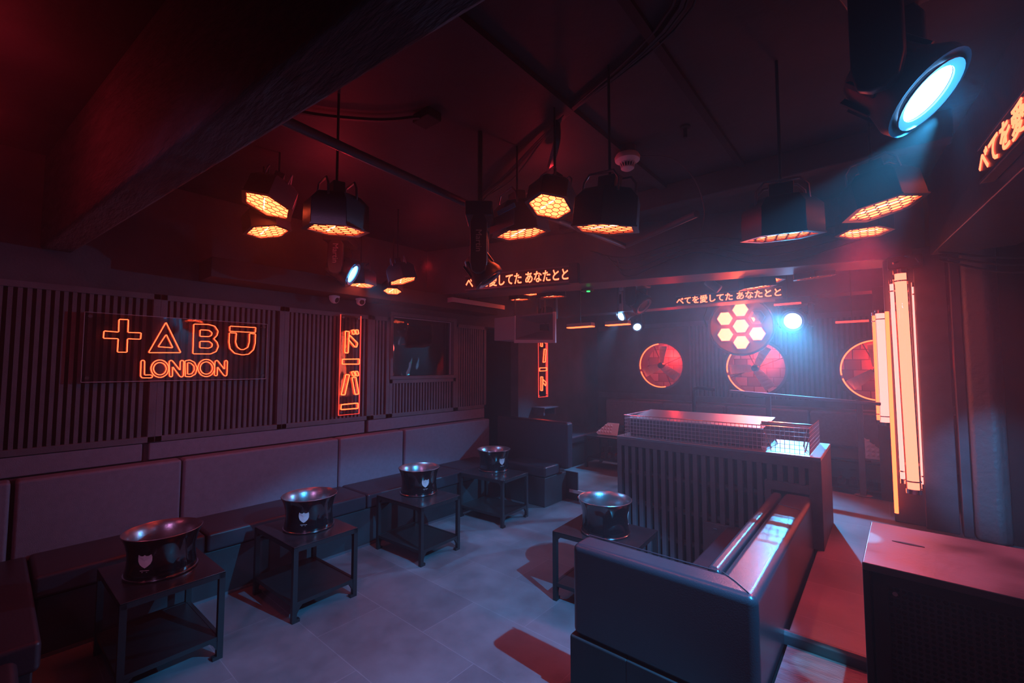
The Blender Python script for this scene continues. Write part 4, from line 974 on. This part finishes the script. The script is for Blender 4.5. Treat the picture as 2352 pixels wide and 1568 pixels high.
# ------------------------------------------------------------ ceiling things
t = thing('smoke_detector', (-1.24, 2.65, CZ), 'round white smoke detector on the ceiling', 'smoke detector')
K = 1.42
def prof(p): return [(r * K, (z - .068) * K) for r, z in p]
MB().lathe(prof([(.040, .068), (.043, .036), (.0, .034)]), 24).build('collar', M['pipe'], t, smooth=True)
MB().lathe(prof([(0, .032), (.052, .030), (.058, .018), (.056, .004), (.036, -.008), (.030, -.012)]), 32, c1=False).build('base', M['white'], t, smooth=True)
b = MB()
for k in range(16):
    a = 2 * pi * k / 16; b.bar((.035 * K * math.cos(a), .035 * K * math.sin(a), -.076 * K), (.028 * K * math.cos(a), .028 * K * math.sin(a), -.098 * K), .005)
b.build('vent_ribs', M['white'], t)
MB().lathe(prof([(.024, -.010), (.022, -.030)]), 20).build('chamber', M['black'], t)
MB().lathe(prof([(.030, -.029), (.030, -.034), (.018, -.042), (0, -.043)]), 24).build('nose', M['white'], t, smooth=True)
def turret(x, y, z, n, label):
    t = thing('security_camera', (x, y, z), label, 'camera', 'ball security cameras'); T = axis_mat((0, 0, -.03), n)
    MB().lathe([(.05, 0), (.052, -.012), (.045, -.02), (0, -.02)], 24).build('mount', M['white'], t, smooth=True)
    MB().lathe([(0, -.045), (.03, -.04), (.044, -.01), (.044, .01), (.035, .032), (.027, .036)], 24, T, c1=False).build('ball', M['white'], t, smooth=True)
    MB().lathe([(.027, .036), (.022, .030), (0, .030)], 20, T).build('lens', M['black'], t)
turret(-4.17, 2.18, 2.355, (.8, .3, -.35), 'white ball camera above and left of the narrow neon sign')
turret(-4.12, 2.44, 2.355, (.9, -.1, -.3), 'white ball camera directly above the narrow neon sign')
def cable(name, pts, r, label, cat='cable', m='cable', group=None):
    # smooth the path with a Catmull-Rom spline
    P = [Vector(p) for p in pts]; q = []
    for i in range(len(P) - 1):
        p0 = P[max(i - 1, 0)]; p1 = P[i]; p2 = P[i + 1]; p3 = P[min(i + 2, len(P) - 1)]
        for k in range(6):
            t_ = k / 6; q.append(.5 * ((2 * p1) + (p2 - p0) * t_ + (2 * p0 - 5 * p1 + 4 * p2 - p3) * t_ ** 2 + (3 * p1 - p0 - 3 * p2 + p3) * t_ ** 3))
    q.append(P[-1]); o = MB().tube(q, r, 6).build(name, M[m], smooth=True); return tag(o, label, cat, group)
random.seed(11)
for k in range(5):
    o_ = [random.uniform(-.04, .04) for _ in range(8)]
    cable('ceiling_cable', [(-.40, 1.05, CZ - .02), (-.56 + o_[0], 1.70 + o_[1], CZ - .02), (-1.38 + o_[2] * .5, 2.06, CZ - .03), (-2.0 + o_[3], 2.36 + o_[4], CZ - .04 - abs(o_[5])), (-2.62 + o_[6], 2.66 + o_[7], CZ - .03 - abs(o_[0])), (-2.66, 2.70, 2.75 - o_[1])], .007,
          'one of the loose cables strung across the ceiling to the middle cluster', group='loose cables across the ceiling')
cable('supply_cable', [(-1.40, 2.06, CZ - .02), (-1.42, 2.09, 2.98), (-1.55, 2.22, 2.93), (-1.66, 2.36, 2.99)], .022, 'thick cable dropping to the centre lamp of the middle cluster')
cable('detector_cable', [(-1.20, 2.76, 3.07), (-1.02, 2.86, 3.03), (-.92, 3.0, 2.90), (-.88, 3.05, 2.70), (-.92, 3.08, 2.55)], .004, 'thin reddish cable looping down from the smoke detector', m='pipe')
for k in range(4):
    z = 2.86 - k * .045; 
    cable('slack_cable', [(-2.3 + .1 * k, 4.0, z), (-1.9, 4.06, z - .12 - .02 * k), (-1.3, 4.15, z - .02), (-.7, 4.4, z - .08 - .03 * k), (.1, 4.62, z + .03)], .006, 'one of the black cables sagging across the bulkhead beam face', group='sagging cables on the bulkhead beam')
for k in range(3):
    cable('hanging_cable', [(.35, 4.5, 2.5 - .03 * k), (.7, 4.4, 2.38 - .05 * k), (1.1, 4.3, 2.36 - .03 * k), (1.6, 4.4, 2.5)], .008, 'one of the dark cables drooping by the right-hand beam', group='drooping cables at the right')
def pipe(pts, r, label): 
    o = MB().tube(pts, r, 12).build('scaffold_pipe', M['pipe'], smooth=True); return tag(o, label, 'pipe', 'black lighting pipes under the ceiling')
pipe([(-1.90, .55, 2.70), (-2.06, 2.45, 2.70)], .024, 'straight pipe from the near timber beam towards the middle cluster')
pipe([(-2.06, 2.5, 2.62), (-1.62, 2.25, 2.62), (-1.55, 3.25, 2.62), (-.87, 2.85, 2.62)], .022, 'angled pipe frame behind the middle cluster')
t = thing('sprinkler_head', (-.86, 2.64, CZ), 'small black sprinkler head right of the smoke detector', 'sprinkler')
MB().lathe([(.03, 0), (.03, -.01), (.012, -.015), (.012, -.07), (0, -.07)], 14).build('stem', M['black'], t, smooth=True)
t = thing('junction_box', (-1.95, 1.55, CZ), 'small black junction box on the ceiling left of the cable run', 'box')
MB().box(-.07, -.05, -.05, .07, .05, 0).build('body', M['black'], t, bevel=.006)
cable('conduit_cable', [(-1.95, 1.5, CZ - .04), (-2.2, 1.35, CZ - .03), (-2.45, 1.0, CZ - .03), (-2.3, .75, CZ - .03)], .012, 'dark conduit leaving the ceiling junction box')
# small lit strips in the rear room
for x0, x1, y, z, lab in ((-.40, -.10, 6.28, 2.15, 'short pinkish strip light right of the bright moving head'), (-1.0, -.72, 6.2, 2.40, 'short pinkish strip light above the bright moving head')):
    o = MB().box(x0, y, z, x1, y + .03, z + .022).build('strip_light', M['edgeglow']); tag(o, lab, 'strip light', 'short strip lights in the rear room')
    MB().tube([((x0 + x1) / 2, y + .015, z + .022), ((x0 + x1) / 2, y + .015, CZ)], .004, 6).build('hanger_rod', M['steel'], o)
for x0, x1, y, z, lab in ((-3.45, -3.05, 5.3, 2.20, 'left of two thin orange light bars above the far room'), (-3.05, -2.70, 5.7, 2.24, 'right of two thin orange light bars above the far room')):
    o = MB().box(x0, y, z, x1, y + .10, z + .012).build('light_bar', M['neonhot']); tag(o, lab, 'light bar', 'thin orange light bars in the rear room')
    MB().box(x0, y, z + .012, x1, y + .10, z + .06).build('housing', M['bluerim'], o)
    MB().tube([((x0 + x1) / 2, y + .05, z + .05), ((x0 + x1) / 2, y + .05, CZ)], .006, 6).build('hanger_rod', M['steel'], o)
t = thing('exit_indicator', (-2.52, 4.30, 2.50), 'small fitting with a green light under the bulkhead beam', 'indicator')
MB().lathe([(.0, -.02), (.07, 0), (.07, .02), (0, .03)], 20).build('body', M['plastic'], t, smooth=True)
MB().box(.02, -.05, -.016, .05, -.02, -.008).build('green_light', M['greenled'], t)
